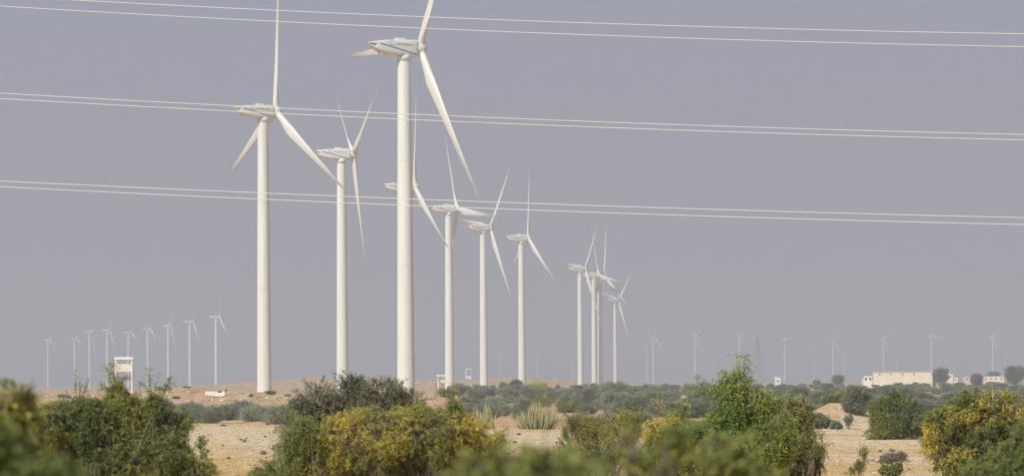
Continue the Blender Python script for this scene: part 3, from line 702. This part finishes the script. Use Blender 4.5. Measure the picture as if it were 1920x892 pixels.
    tv = [tubes(p, r_, 3) for p, r_ in zip(polys, rads)]
    n0 = 0; Vs = []; Fs = []
    for V, q in tv: Vs.append(V); Fs.append(q + n0); n0 += len(V)
    BV, BF = np.vstack(Vs), Fs
    TW = np.concatenate(tw_list); FR = np.concatenate(fr_list)
    fi = np.repeat(np.arange(len(TW)), FR); nF = len(fi)
    if gap > 0:
        keep = g.uniform(0, 1, nF) > gap * (vnoise(TW[fi, 3, 0] * gap_f + 90, TW[fi, 3, 2] * gap_f + TW[fi, 3, 1] * gap_f * .6 + 90, seed) > .52); fi = fi[keep]; nF = len(fi)
    t = g.uniform(.22, 1.0, nF); k0 = np.minimum((t * 6).astype(int), 5); f = (t * 6 - k0)[:, None]
    p = TW[fi, k0] * (1 - f) + TW[fi, k0 + 1] * f; tg = unit(TW[fi, k0 + 1] - TW[fi, k0])
    fd = unit(tg * .55 + g.normal(0, .65, (nF, 3)) + [0, 0, -droop]); side = unit(np.cross(fd, g.normal(0, 1, (nF, 3)) + [0, 0, 1.0]))
    fl = flen * g.uniform(.6, 1.3, nF)
    J = pairs * 2; s = (np.arange(J) // 2 + 1) / pairs; sg = np.where(np.arange(J) % 2, 1.0, -1.0)
    bp_ = p[:, None] + fd[:, None] * (fl[:, None] * s[None])[..., None] + np.array([0, 0, -1.0]) * ((fl[:, None] * s[None] ** 2) * .3 * (droop > 0))[..., None]
    ld = unit(side[:, None] * sg[None, :, None] * .9 + fd[:, None] * .5 + g.normal(0, .25, (nF, J, 3)))
    wd = unit(np.cross(ld, np.array(to_sun)[None, None] + np.array([0, 0, .25]) + g.normal(0, .55, (nF, J, 3))))
    L_ = ll * g.uniform(.7, 1.25, (nF, J, 1)); W = lw * g.uniform(.7, 1.3, (nF, J, 1))
    LV = np.stack([bp_, bp_ + ld * L_ * .5 + wd * W, bp_ + ld * L_, bp_ + ld * L_ * .5 - wd * W], 2).reshape(-1, 3)
    LF = np.arange(nF * J * 4).reshape(-1, 4)
    # tint per frond: clumps of young/old leaves, and yellowing patches where the photo has them
    tn = tint + g.normal(0, tint_sd, nF) + (vnoise(p[:, 0] * 2.2 + 50, p[:, 2] * 2.2 + p[:, 1] * 1.1 + 50, seed + 5) - .5) * tint_sd * 4.5
    for (x_, z_, r_, amt) in patches:
        w = np.exp(-(((p[:, 0] - x_) ** 2 + (p[:, 2] - z_) ** 2) / r_ ** 2)); tn = np.where(g.uniform(0, 1, nF) < w * 1.3, tn * .3 + amt * .75, tn)
    tn = np.repeat(np.clip(tn, 0, 1), J * 4)
    return BV, BF, LV, LF, tn
def photo_bush(name, label, cat, D, root_px, lobes, sprigs=(), patches=(), leafm='leaf', barkm='bark', group=None, seed=1, depth=.75, base_z=None, foot=None, **kw):
    """bush whose lobes are given where the photo shows them (pixels), stood at depth D at real size"""
    if foot: D = hit(root_px, foot).y
    x0 = at(root_px, 800, D).x; gz = float(ground_z(x0, D)) if base_z is None else base_z
    s = D / FPX; g = np.random.default_rng(seed + 1000)
    def loc(px, py):
        p = at(px, py, D); return (p.x - x0, p.z - gz)
    lm = []
    wid = max(l[2] for l in lobes) * s
    for l in lobes:
        x, z = loc(l[0], l[1]); rx, rz = l[2] * s, l[3] * s
        lm.append((x, g.uniform(-.5, .5) * wid * depth, max(z, rz * .9), rx, max(rx * depth, rz), rz))
    sp = []
    for (px, py) in sprigs:
        x, z = loc(px, py); sp.append((x, g.uniform(-.3, .3) * wid * depth, z))
    pt = [(*loc(a, b_), r_ * s, amt) for (a, b_, r_, amt) in patches]
    xr = [l[0] for l in lm]; base = [(xx * .35, 0, 0) for xx in np.linspace(min(xr), max(xr), 4)]
    BV, BF, LV, LF, tn = gen_bush(seed, lm, base, sp, patches=pt, **kw)
    root = empty(name, (x0, D, gz)); tag(root, label, cat, group)
    link('branches', mesh_np('branches', BV, BF, [M[barkm]]), root)
    if len(LV): link('foliage', mesh_np('foliage', LV, [LF], [M[leafm]], {'tint': tn}), root)
    return root
# --- foreground, left
photo_bush('thorn_bush', 'dark green bush filling the lower left, feathery sprigs rising before the watchtower', 'bush', 52, 185,
    [(60,822,70,56),(110,790,58,36),(170,782,60,36),(235,772,50,30),(290,790,42,34),(180,842,110,56),(285,845,62,48),(325,872,46,34),(100,872,95,48),(235,885,110,42),(352,886,48,18),(20,860,60,50),(345,790,18,12),(215,742,18,12),(300,752,20,12)],
    sprigs=[(142,698),(150,715),(168,708),(186,722),(200,690),(206,678),(218,700),(222,716),(236,705),(275,688),(282,712),(298,704),(322,708),(312,722),(262,716),(345,760),(372,795),(352,790),(398,868),(408,886),(380,850),(375,830)],
    patches=[(90,830,20,.85),(128,825,14,.85),(30,790,30,.6),(240,800,45,.62),(150,770,35,.2),(300,800,40,.2),(60,780,40,.5)], seed=3,
    bough_den=15, twigs=9, fronds=12, tint=.35, tint_sd=.17, limb_r=.016, twig_len=.8, sub=3)
photo_bush('thorn_bush', 'soft-focus olive bush at the left edge, level with the watchtower base', 'bush', 16, -5,
    [(5,782,36,34),(34,768,20,18),(-40,785,60,40),(12,845,52,45),(44,800,20,24)], sprigs=[(20,718),(46,724),(8,722),(56,738)], patches=[(30,770,30,.7)], seed=5, bough_den=8, twigs=7, fronds=8, tint=.42, tint_sd=.12, ll=.02, lw=.006, flen=.06)
photo_bush('thorn_bush', 'blurred dark green bush in the bottom left corner', 'bush', 8, 15,
    [(5,872,62,32),(-50,860,70,45),(75,898,50,18)], sprigs=[(120,880)], seed=6, bough_den=8, twigs=6, fronds=7, tint=.26, tint_sd=.1, ll=.016, lw=.005, flen=.05)
# --- centre
photo_bush('acacia_bush', 'twiggy grey-green acacia behind the mustard bush, in front of the two tower bases', 'bush', 74, 660,
    [(598,748,44,28),(655,744,50,30),(715,746,50,28),(768,754,32,20),(545,785,34,30),(640,775,80,30),(735,775,60,25),(555,850,50,14)],
    sprigs=[(563,712),(574,722),(590,718),(608,706),(625,698),(640,694),(656,700),(672,712),(690,706),(704,712),(722,704),(738,706),(752,716),(772,728),(790,735),(512,798),(506,815),(503,858),(492,880),(520,840)],
    leafm='leaf_grey', seed=8, bough_den=12, twigs=11, fronds=8, pairs=4, ll=.022, lw=.005, flen=.06, droop=0.0, up=.5, tint=.38, tint_sd=.22, twig_r=.007, limb_r=.02, twig_len=.95, spill=1.35, sprig_fr=14)
photo_bush('thorn_bush', 'broad mustard-yellow and green bush in the centre foreground', 'bush', 48, 740,
    [(700,818,105,46),(615,848,85,48),(800,808,90,40),(862,824,66,46),(760,868,150,46),(595,888,100,30),(900,862,50,40),(680,794,62,24),(562,815,40,22),(548,858,42,30),(525,888,45,20),(925,835,30,24),(780,783,45,16),(852,775,10,22)],
    sprigs=[(850,722),(846,735),(838,742),(822,712),(816,720),(868,735),(925,790),(935,815),(505,870),(530,800),(545,768)],
    patches=[(640,800,40,.85),(770,800,35,.8),(700,850,50,.8),(880,810,45,.85),(620,880,50,.85),(830,840,40,.75),(570,815,50,.25),(848,755,22,.3),(790,870,40,.25),(545,860,60,.38),(930,870,40,.3),(820,800,25,.35),(690,870,30,.35),(660,790,25,.9),(740,820,25,.85),(905,790,30,.85)], seed=9,
    bough_den=15, twigs=9, fronds=11, tint=.48, tint_sd=.16, limb_r=.016, twig_len=.8, sub=3)
# --- blurred near bushes
photo_bush('thorn_bush', 'blurred blue-green bush at the bottom centre, one stray twig reaching over the hill', 'bush', 8.5, 965,
    [(945,898,55,28),(1015,890,58,28),(880,892,50,18),(985,905,80,28)], sprigs=[(1028,704),(1060,850),(930,845)], sprig_fr=3, seed=12, bough_den=5, twigs=5, fronds=5, tint=.34, tint_sd=.08, ll=.016, lw=.005, flen=.05, limb_r=.006, twig_r=.002, sub=1)
photo_bush('thorn_bush', 'blurred pale olive bush spreading across the lower middle right', 'bush', 10, 1180,
    [(1140,898,70,18),(1180,838,28,16),(1250,815,24,12),(1090,880,26,10),(1222,888,46,18)], sprigs=[(1150,805),(1290,800),(1070,850)], sprig_fr=6, seed=13, bough_den=4, twigs=4, fronds=2, tint=.44, tint_sd=.1, ll=.016, lw=.005, flen=.05, limb_r=.006, twig_r=.002, sub=1)
photo_bush('thorn_bush', 'blurred grey-olive bush in front of the trunk of the bright green shrub', 'bush', 11, 1350,
    [(1362,840,34,20),(1335,882,44,20),(1400,888,40,18)], sprigs=[(1310,845),(1400,815)], sprig_fr=6, seed=14, bough_den=4, twigs=4, fronds=3, tint=.42, tint_sd=.1, ll=.016, lw=.005, flen=.05, limb_r=.006, twig_r=.002, sub=1)
# --- right of centre
photo_bush('mesquite_shrub', 'tallest bright green shrub, drooping leaf sprays rising above the horizon', 'shrub', 57, 1365,
    [(1380,758,16,20),(1355,788,26,26),(1412,788,34,30),(1300,812,54,28),(1242,808,32,26),(1450,812,36,30),(1350,858,85,44),(1262,862,60,36),(1425,758,12,14)],
    sprigs=[(1310,706),(1316,722),(1303,715),(1396,664),(1388,668),(1360,690),(1366,700),(1374,686),(1383,680),(1352,706),(1340,724),(1402,704),(1420,722),(1440,740),(1462,752),(1236,742),(1252,748),(1290,748),(1270,760),(1371,712),(1379,702),(1387,716),(1393,728),(1366,724),(1376,736),(1410,716),(1428,730)],
    patches=[(1240,752,14,.9),(1232,780,14,.95),(1252,792,18,.95),(1222,800,12,.85),(1298,748,10,.8),(1310,880,12,.95),(1335,770,18,.6),(1380,760,30,.35),(1430,790,25,.35)], seed=15,
    bough_den=10, twigs=8, fronds=12, tint=.36, tint_sd=.10, droop=.9, flen=.15, ll=.04, lw=.008, limb_r=.016, twig_len=.8, leafm='leaf_bright')
photo_bush('acacia_bush', 'sparse brown twiggy bush at the right foot of the bright green shrub', 'bush', 63, 1490,
    [(1492,825,45,36),(1522,850,28,32),(1462,866,50,32),(1470,775,42,34),(1510,785,24,22)], sprigs=[(1552,830),(1556,862),(1545,878),(1540,812),(1518,772),(1500,756),(1475,745)],
    patches=[(1480,800,40,.6)], leafm='leaf', barkm='bark_red', seed=16, bough_den=13, twigs=9, fronds=5, pairs=3, ll=.03, flen=.07, droop=.1, tint=.42, tint_sd=.14, twig_r=.007, limb_r=.035)
photo_bush('acacia_bush', 'thin olive bush between the finger shrub and the blurred olive bush', 'bush', 92, 1120,
    [(1112,806,46,34),(1082,795,34,24),(1150,806,38,24),(1190,795,38,26),(1135,850,60,30),(1068,842,34,24),(1035,872,36,20)], sprigs=[(1060,775),(1130,765),(1165,775),(1200,765)],
    patches=[(1095,800,20,.7),(1190,800,25,.6)], seed=17, bough_den=11, twigs=8, fronds=7, pairs=3, ll=.04, tint=.48, tint_sd=.12, barkm='bark_red', twig_r=.007)
# --- right
photo_bush('flowering_bush', 'large bush on the right edge dotted with orange-yellow blossom', 'bush', 84, 1830,
    [(1790,805,58,46),(1850,775,58,42),(1892,795,50,50),(1762,835,42,36),(1830,855,95,48),(1905,855,50,48),(1745,800,20,24),(1815,768,34,26)], sprigs=[(1735,850),(1728,872),(1780,752),(1830,728),(1880,735),(1915,742)],
    patches=[(1738,808,14,1),(1750,836,15,1),(1790,846,15,1),(1846,776,16,.9),(1868,830,9,1),(1732,862,14,.9),(1882,778,14,.9),(1770,820,10,.9),(1812,790,12,.85),(1840,745,15,.8),(1815,850,12,.95),(1770,862,14,.9),(1905,770,14,.85)],
    seed=18, bough_den=12, twigs=10, fronds=10, pairs=4, ll=.036, lw=.008, flen=.09, tint=.40, tint_sd=.16, twig_r=.007, limb_r=.018, barkm='bark_red')
photo_bush('thorn_bush', 'dark green bush in the bottom right corner below the blossoming one', 'bush', 34, 1905,
    [(1900,868,50,34),(1850,892,50,22),(1925,835,24,28)], sprigs=[(1860,850),(1900,812),(1918,800)], seed=19, bough_den=10, twigs=8, fronds=11, tint=.30, tint_sd=.08)
photo_bush('thorn_bush', 'rounded leafy green bush standing on the track edge before the warehouse', 'bush', 238, 1682,
    [(1682,793,44,30),(1660,772,34,28),(1715,784,27,36),(1690,757,28,18),(1640,806,18,18),(1722,812,26,13),(1665,812,30,14)], sprigs=[(1676,730),(1700,738),(1635,765),(1690,735)],
    patches=[(1655,800,12,.8),(1645,815,10,.7),(1690,808,8,.75),(1660,780,10,.65)], gap_f=1.6, foot=823, seed=20, bough_den=10, twigs=9, fronds=11, pairs=4, ll=.08, lw=.014, flen=.25, twig_len=.8, tint=.30, tint_sd=.12, twig_r=.014)
photo_bush('thorn_tree', 'round dark thorn tree on the small orange mound', 'tree', 425, 1604,
    [(1604,738,18,15),(1594,752,13,14),(1618,752,14,16),(1606,762,20,12)], gap_f=1.2, foot=776, seed=21, bough_den=10, twigs=9, fronds=8, pairs=4, ll=.11, lw=.022, flen=.3, twig_len=.8, tint=.3, tint_sd=.15, leafm='leaf_grey', twig_r=.02, limb_r=.08)
photo_bush('thorn_bush', 'flat-topped olive bush left of the round thorn tree', 'bush', 428, 1563,
    [(1556,748,14,9),(1575,746,14,9),(1590,745,10,9),(1562,758,16,8)], seed=22, bough_den=9, twigs=8, fronds=7, pairs=4, ll=.11, lw=.022, flen=.3, twig_len=.8, tint=.4, tint_sd=.15, twig_r=.02, limb_r=.06)
photo_bush('thorn_bush', 'low grey-brown bush beside the track left of the dark clump', 'bush', 297, 1533,
    [(1532,790,18,12),(1518,793,12,10),(1546,794,11,9)], foot=804, seed=23, bough_den=9, twigs=8, fronds=4, twig_len=1.1, spill=1.5, sub=3, pairs=2, ll=.09, lw=.03, flen=.12, tint=.3, tint_sd=.15, leafm='leaf_grey', twig_r=.014, up=.4)
photo_bush('thorn_bush', 'small dark clump on the track between the grey-brown bush and the pale weed', 'bush', 297, 1567,
    [(1566,797,8,6),(1572,799,6,4)], foot=804, seed=24, bough_den=8, twigs=7, fronds=6, twig_len=1.1, spill=1.6, pairs=3, ll=.08, lw=.03, flen=.1, tint=.05, tint_sd=.05, leafm='leaf_far')
photo_bush('desert_weed', 'upright pale green weed beside the small dark clump', 'weed', 296, 1588,
    [(1586,795,6,7),(1592,790,5,9)], foot=805, seed=25, bough_den=4, twigs=3, fronds=5, twig_len=1.6, spill=1.8, sub=1, pairs=2, ll=.10, lw=.025, flen=.14, tint=.6, tint_sd=.1, leafm='leaf_grey', up=1.0, droop=-.3)
photo_bush('dry_shrub', 'leafless purple-grey dry shrub on the ochre sand', 'shrub', 166, 1672,
    [(1668,860,20,10),(1690,858,16,11),(1655,864,10,6)], foot=870, seed=26, bough_den=22, twigs=14, fronds=1, pairs=1, ll=.03, lw=.008, flen=.03, tint=.9, leafm='leaf_grey', barkm='dry', twig_r=.008, limb_r=.015, up=.6, spill=1.3)
photo_bush('desert_weed', 'tall thin reddish twigs at the bottom edge right of the brown bush', 'weed', 128, 1612,
    [(1608,880,18,16),(1622,855,10,20),(1595,886,12,10)], sprigs=[(1614,815),(1630,812),(1640,838)], seed=27, bough_den=8, twigs=5, fronds=2, pairs=2, ll=.03, lw=.008, flen=.05, tint=.6, barkm='bark_red', twig_r=.006, limb_r=.01, up=1.0, sprig_fr=5)
photo_bush('desert_weed', 'broad-leaved green weed at the bottom edge below the dry shrub', 'weed', 140, 1680,
    [(1660,886,10,9),(1680,882,12,10),(1672,892,16,8)], seed=28, bough_den=7, twigs=5, fronds=6, pairs=2, ll=.06, lw=.022, flen=.08, tint=.35, up=.8, droop=-.1)
photo_bush('desert_weed', 'small yellow-green weed on the pale sand right of the lower left bush', 'weed', 180, 375,
    [(376,838,8,8),(378,828,5,9),(385,848,10,5)], foot=862, seed=29, bough_den=4, twigs=3, fronds=5, twig_len=1.6, spill=1.8, sub=1, pairs=3, ll=.05, lw=.016, flen=.09, tint=.5, up=.9)

# --- finger shrubs (leafless succulent stems)
def finger_shrub(label, D, px, rx, top_py, nst, seed, tilt=.35, group='pale finger-stemmed succulent shrubs'):
    g = np.random.default_rng(seed); x0 = at(px, HZ(px), D).x; gz = float(ground_z(x0, D)); s = D / FPX
    H = CAMZ + (HZ(px) - top_py) * s - gz; rx_ = rx * s
    root = empty('finger_shrub', (x0, D, gz)); tag(root, label, 'succulent', group)
    a = g.uniform(0, 6.28, nst); rr = np.sqrt(g.uniform(0, 1, nst)); bx_ = np.stack([np.cos(a) * rr * rx_ * .75, np.sin(a) * rr * rx_ * .6, np.zeros(nst)], -1)
    hh_ = H * (1 - .5 * rr ** 2) * g.uniform(.45, 1.05, nst)
    lean = np.stack([np.cos(a) * rr, np.sin(a) * rr, 0 * a], -1) * (tilt * rx_) + g.normal(0, .07, (nst, 3)) * [1, 1, 0]
    t = np.linspace(0, 1, 8)[None, :, None]
    P = bx_[:, None] + lean[:, None] * t ** .8 + np.array([0, 0, 1.0]) * (hh_[:, None, None] * t ** 1.1)
    P[:, 1:] += np.cumsum(g.normal(0, .035, (nst, 7, 3)), axis=1) * [1, 1, 0]
    r_ = np.array([.8, 1, 1, 1, 1, .95, .75, .2])[None] * g.uniform(.014, .028, (nst, 1))
    V, q = tubes(P, r_, 5); tn = np.repeat(np.clip(np.linspace(.1, 1.0, 8)[None] + g.normal(0, .18, (nst, 1)), 0, 1).ravel(), 5)
    link('stems', mesh_np('stems', V, [q], [M['euph']], {'tint': tn}, smooth=True), root)
finger_shrub('small pale finger-stemmed shrub at the right shoulder of the mustard bush', 325, 906, 26, 752, 200, 41)
finger_shrub('large pale yellow finger-stemmed shrub on the sand below the cluster of turbines', 350, 1010, 36, 747, 420, 42, .45)
finger_shrub('yellow-tipped finger-stemmed shrub crowning the blossoming bush', 88, 1856, 32, 727, 210, 43, .8)
finger_shrub('yellow-tipped finger-stemmed shrub at the right shoulder of the blossoming bush', 88, 1893, 28, 733, 180, 44, .8)
finger_shrub('thin pale finger-stemmed shrub at the left shoulder of the blossoming bush', 88, 1768, 11, 741, 45, 45)

# --- scrub belt: prototypes copied as individuals
def proto_bush(seed, w, h, leafsize, n_lobes=5, tint=.4, trunk=False):
    g = np.random.default_rng(seed); lob = []
    for i in range(n_lobes):
        a = g.uniform(0, 6.28); rr = g.uniform(.1, .8 if trunk else .55) * w / 2; zz = h * (g.uniform(.45, .84) if trunk else g.uniform(.35, .68))
        rz = min(h - zz, zz * .95) * g.uniform(.8, 1.0); rx = w * g.uniform(.2, .32); lob.append((math.cos(a) * rr * 1.2, math.sin(a) * rr, zz, rx, rx, rz))
    BV, BF, LV, LF, tn = gen_bush(seed, lob, [(0, 0, 0), (.2, .1, 0)], bough_den=12, twigs=9, fronds=7, pairs=3, ll=leafsize * .55, lw=leafsize * .11, flen=leafsize * 1.9, twig_len=1.1, sub=3, droop=.1, tint=tint, tint_sd=.16, twig_r=.014, limb_r=.06, spill=1.5, gap=.5, gap_f=1.2, sprays=3)
    F = BF + [LF + len(BV)]
    mi = np.concatenate([np.zeros(sum(len(f) for f in BF), int), np.ones(len(LF), int)])
    return mesh_np('scrub', np.vstack([BV, LV]), F, [M['bark'], M['leaf_far']], {'tint': np.concatenate([np.zeros(len(BV)), tn])}, mat_idx=mi)
PB = [proto_bush(100 + i, 4.2 + .5 * (i % 3), 2.4 + .25 * (i % 4), .16, 4 + i % 4, .22 + .11 * (i % 5)) for i in range(7)]
PT = [proto_bush(130 + i, 5.2, 5.6 + .4 * i, .26, 5 + i, .15, True) for i in range(3)]
g = np.random.default_rng(77)
def scrub(me, px, D, sc, label, group, cat='bush', name='scrub_bush', zs=1.0):
    x = at(px, HZ(px), D).x; o = bpy.data.objects.new(name, me); COL.objects.link(o)
    o.location = (x, D, float(ground_z(x, D)) - .05); o.rotation_euler = (0, 0, g.uniform(0, 6.28)); o.scale = (sc, sc, sc * zs)
    tag(o, label, cat, group); return o
ROWS = [(400, 925, 1960, 40, .62, 'olive thorn bush in the nearest rank of the scrub belt'), (500, 860, 1960, 27, .72, 'olive thorn bush in the nearest rank of the scrub belt'),
        (640, 850, 1960, 27, .82, 'grey-green thorn bush in the middle of the scrub belt'), (820, 880, 1960, 29, .92, 'grey-green thorn bush in the middle of the scrub belt'),
        (1000, 830, 1960, 22, .95, 'grey-green thorn bush in the middle of the scrub belt'), (1400, 860, 1960, 25, 1.0, 'blue-grey hazy thorn bush along the far skyline of the scrub belt'),
        (1760, 860, 1960, 25, 1.05, 'blue-grey hazy thorn bush along the far skyline of the scrub belt')]
for (D, p0, p1, step, sc, lab) in ROWS:
    p = p0 + g.uniform(0, step)
    while p < p1:
        d = D * g.uniform(.90, 1.12)
        if not (D == 400 and 1535 < p < 1640) and not (D <= 500 and 930 < p < 1060 and g.uniform() < .6):
            scrub(PB[g.integers(0, 7)], p, d, sc * g.uniform(.65, 1.25), lab, lab.replace('thorn bush', 'thorn bushes'), zs=g.uniform(.7, 1.15) * (.92 if p < 1100 else 1 - .38 * min(1, (p - 1100) / 500)))
        p += step * g.uniform(.7, 1.3)
lab = 'grey-green thorn bush in the dark strip beyond the left sand flat'
for p in np.arange(-40, 640, 14):
    scrub(PB[g.integers(0, 7)], p + g.uniform(-8, 8), g.uniform(415, 520), g.uniform(.5, .85), lab, 'grey-green thorn bushes beyond the left sand flat')
lab = 'small bush dotted on the orange spoil bank'
for p in (75, 120, 150, 270, 330, 350, 505, 470, 585, 540, 612, 300):
    scrub(PB[g.integers(0, 7)], p, g.uniform(800, 900), g.uniform(.25, .6), lab, 'small bushes on the spoil bank', zs=g.uniform(.45, .8))
scrub(PB[2], 425, 1000, .62, 'dark bush on the spoil bank right of the low shed', 'dark bushes on the bank', zs=1.15)
scrub(PB[4], 456, 1020, .55, 'lower dark bush on the spoil bank, second right of the low shed', 'dark bushes on the bank')
scrub(PB[1], 500, 980, .55, 'small dark bush in front of the base of the turbine with the Y-shaped rotor', 'dark bushes on the bank')
scrub(PB[5], 968, 1500, 1.1, 'feathery grey bush against the base of the lone turbine with the upright Y', 'dark bushes on the bank', zs=1.35)
scrub(PB[3], 1116, 310, .58, 'dark round bush just above the thin olive bush', 'dark bushes on the bank')
scrub(PB[6], 985, 355, .42, 'green bush at the left foot of the large finger-stemmed shrub', 'dark bushes on the bank')
for (px, D, sc, zs, k_, lab) in ((1573, 1900, 1.0, 1.0, 0, 'upright dark tree between the red-roofed tower and the gatehouse'), (1533, 1900, .62, .9, 1, 'small dark tree above the low pale wall, left of the upright one'),
                                 (1767, 1900, 1.1, 1.15, 2, 'tall dark tree against the right end of the warehouse'), (1829, 1850, 1.35, .72, 0, 'wide dark tree left of the long cream outbuilding'),
                                 (1863, 2080, 1.1, 1.0, 1, 'broad tree rising behind the long cream outbuilding'), (1905, 1850, 1.45, .95, 2, 'rightmost big rounded tree at the edge of the buildings')):
    scrub(PT[k_], px, D, sc, lab, 'dark trees around the buildings', 'tree', 'shade_tree', zs)
# small weeds on the sand flat
ME_weed = []
for sd in (201, 202, 203):
    BV, BF, LV, LF, tn = gen_bush(sd, [(0, 0, .12, .22, .22, .11), (.12, .05, .09, .14, .14, .08)], [(0, 0, 0)], bough_den=6, twigs=4, fronds=4, pairs=2, ll=.05, lw=.010, flen=.08, twig_r=.006, limb_r=.008, up=.5, spill=1.6, sub=1, tint=.7, tint_sd=.2, sprays=4)
    ME_weed.append(mesh_np('weed', np.vstack([BV, LV]), BF + [LF + len(BV)], [M['dry'], M['leaf_grey']], {'tint': np.concatenate([np.zeros(len(BV)), tn])}, mat_idx=np.concatenate([np.zeros(sum(len(f) for f in BF), int), np.ones(len(LF), int)])))
g = np.random.default_rng(5); cnt = 0
while cnt < 70:
    D = g.uniform(150, 335); px = g.uniform(330, 560) if cnt % 2 else g.uniform(900, 1760); x = at(px, HZ(px), D).x
    if D > edge_line(x) - 2: continue
    o = bpy.data.objects.new('desert_weed', ME_weed[cnt % 3]); COL.objects.link(o); sc = g.uniform(.2, .7)
    o.location = (x, D, float(ground_z(x, D)) - .01); o.rotation_euler = (0, 0, g.uniform(0, 6.28)); o.scale = (sc, sc, sc * g.uniform(.7, 1.2))
    tag(o, 'tiny low weed dotted on the open sand flat', 'weed', 'tiny weeds on the sand flat'); cnt += 1
print('objects', len(bpy.data.objects), 'polys', sum(len(m_.polygons) for m_ in bpy.data.meshes))
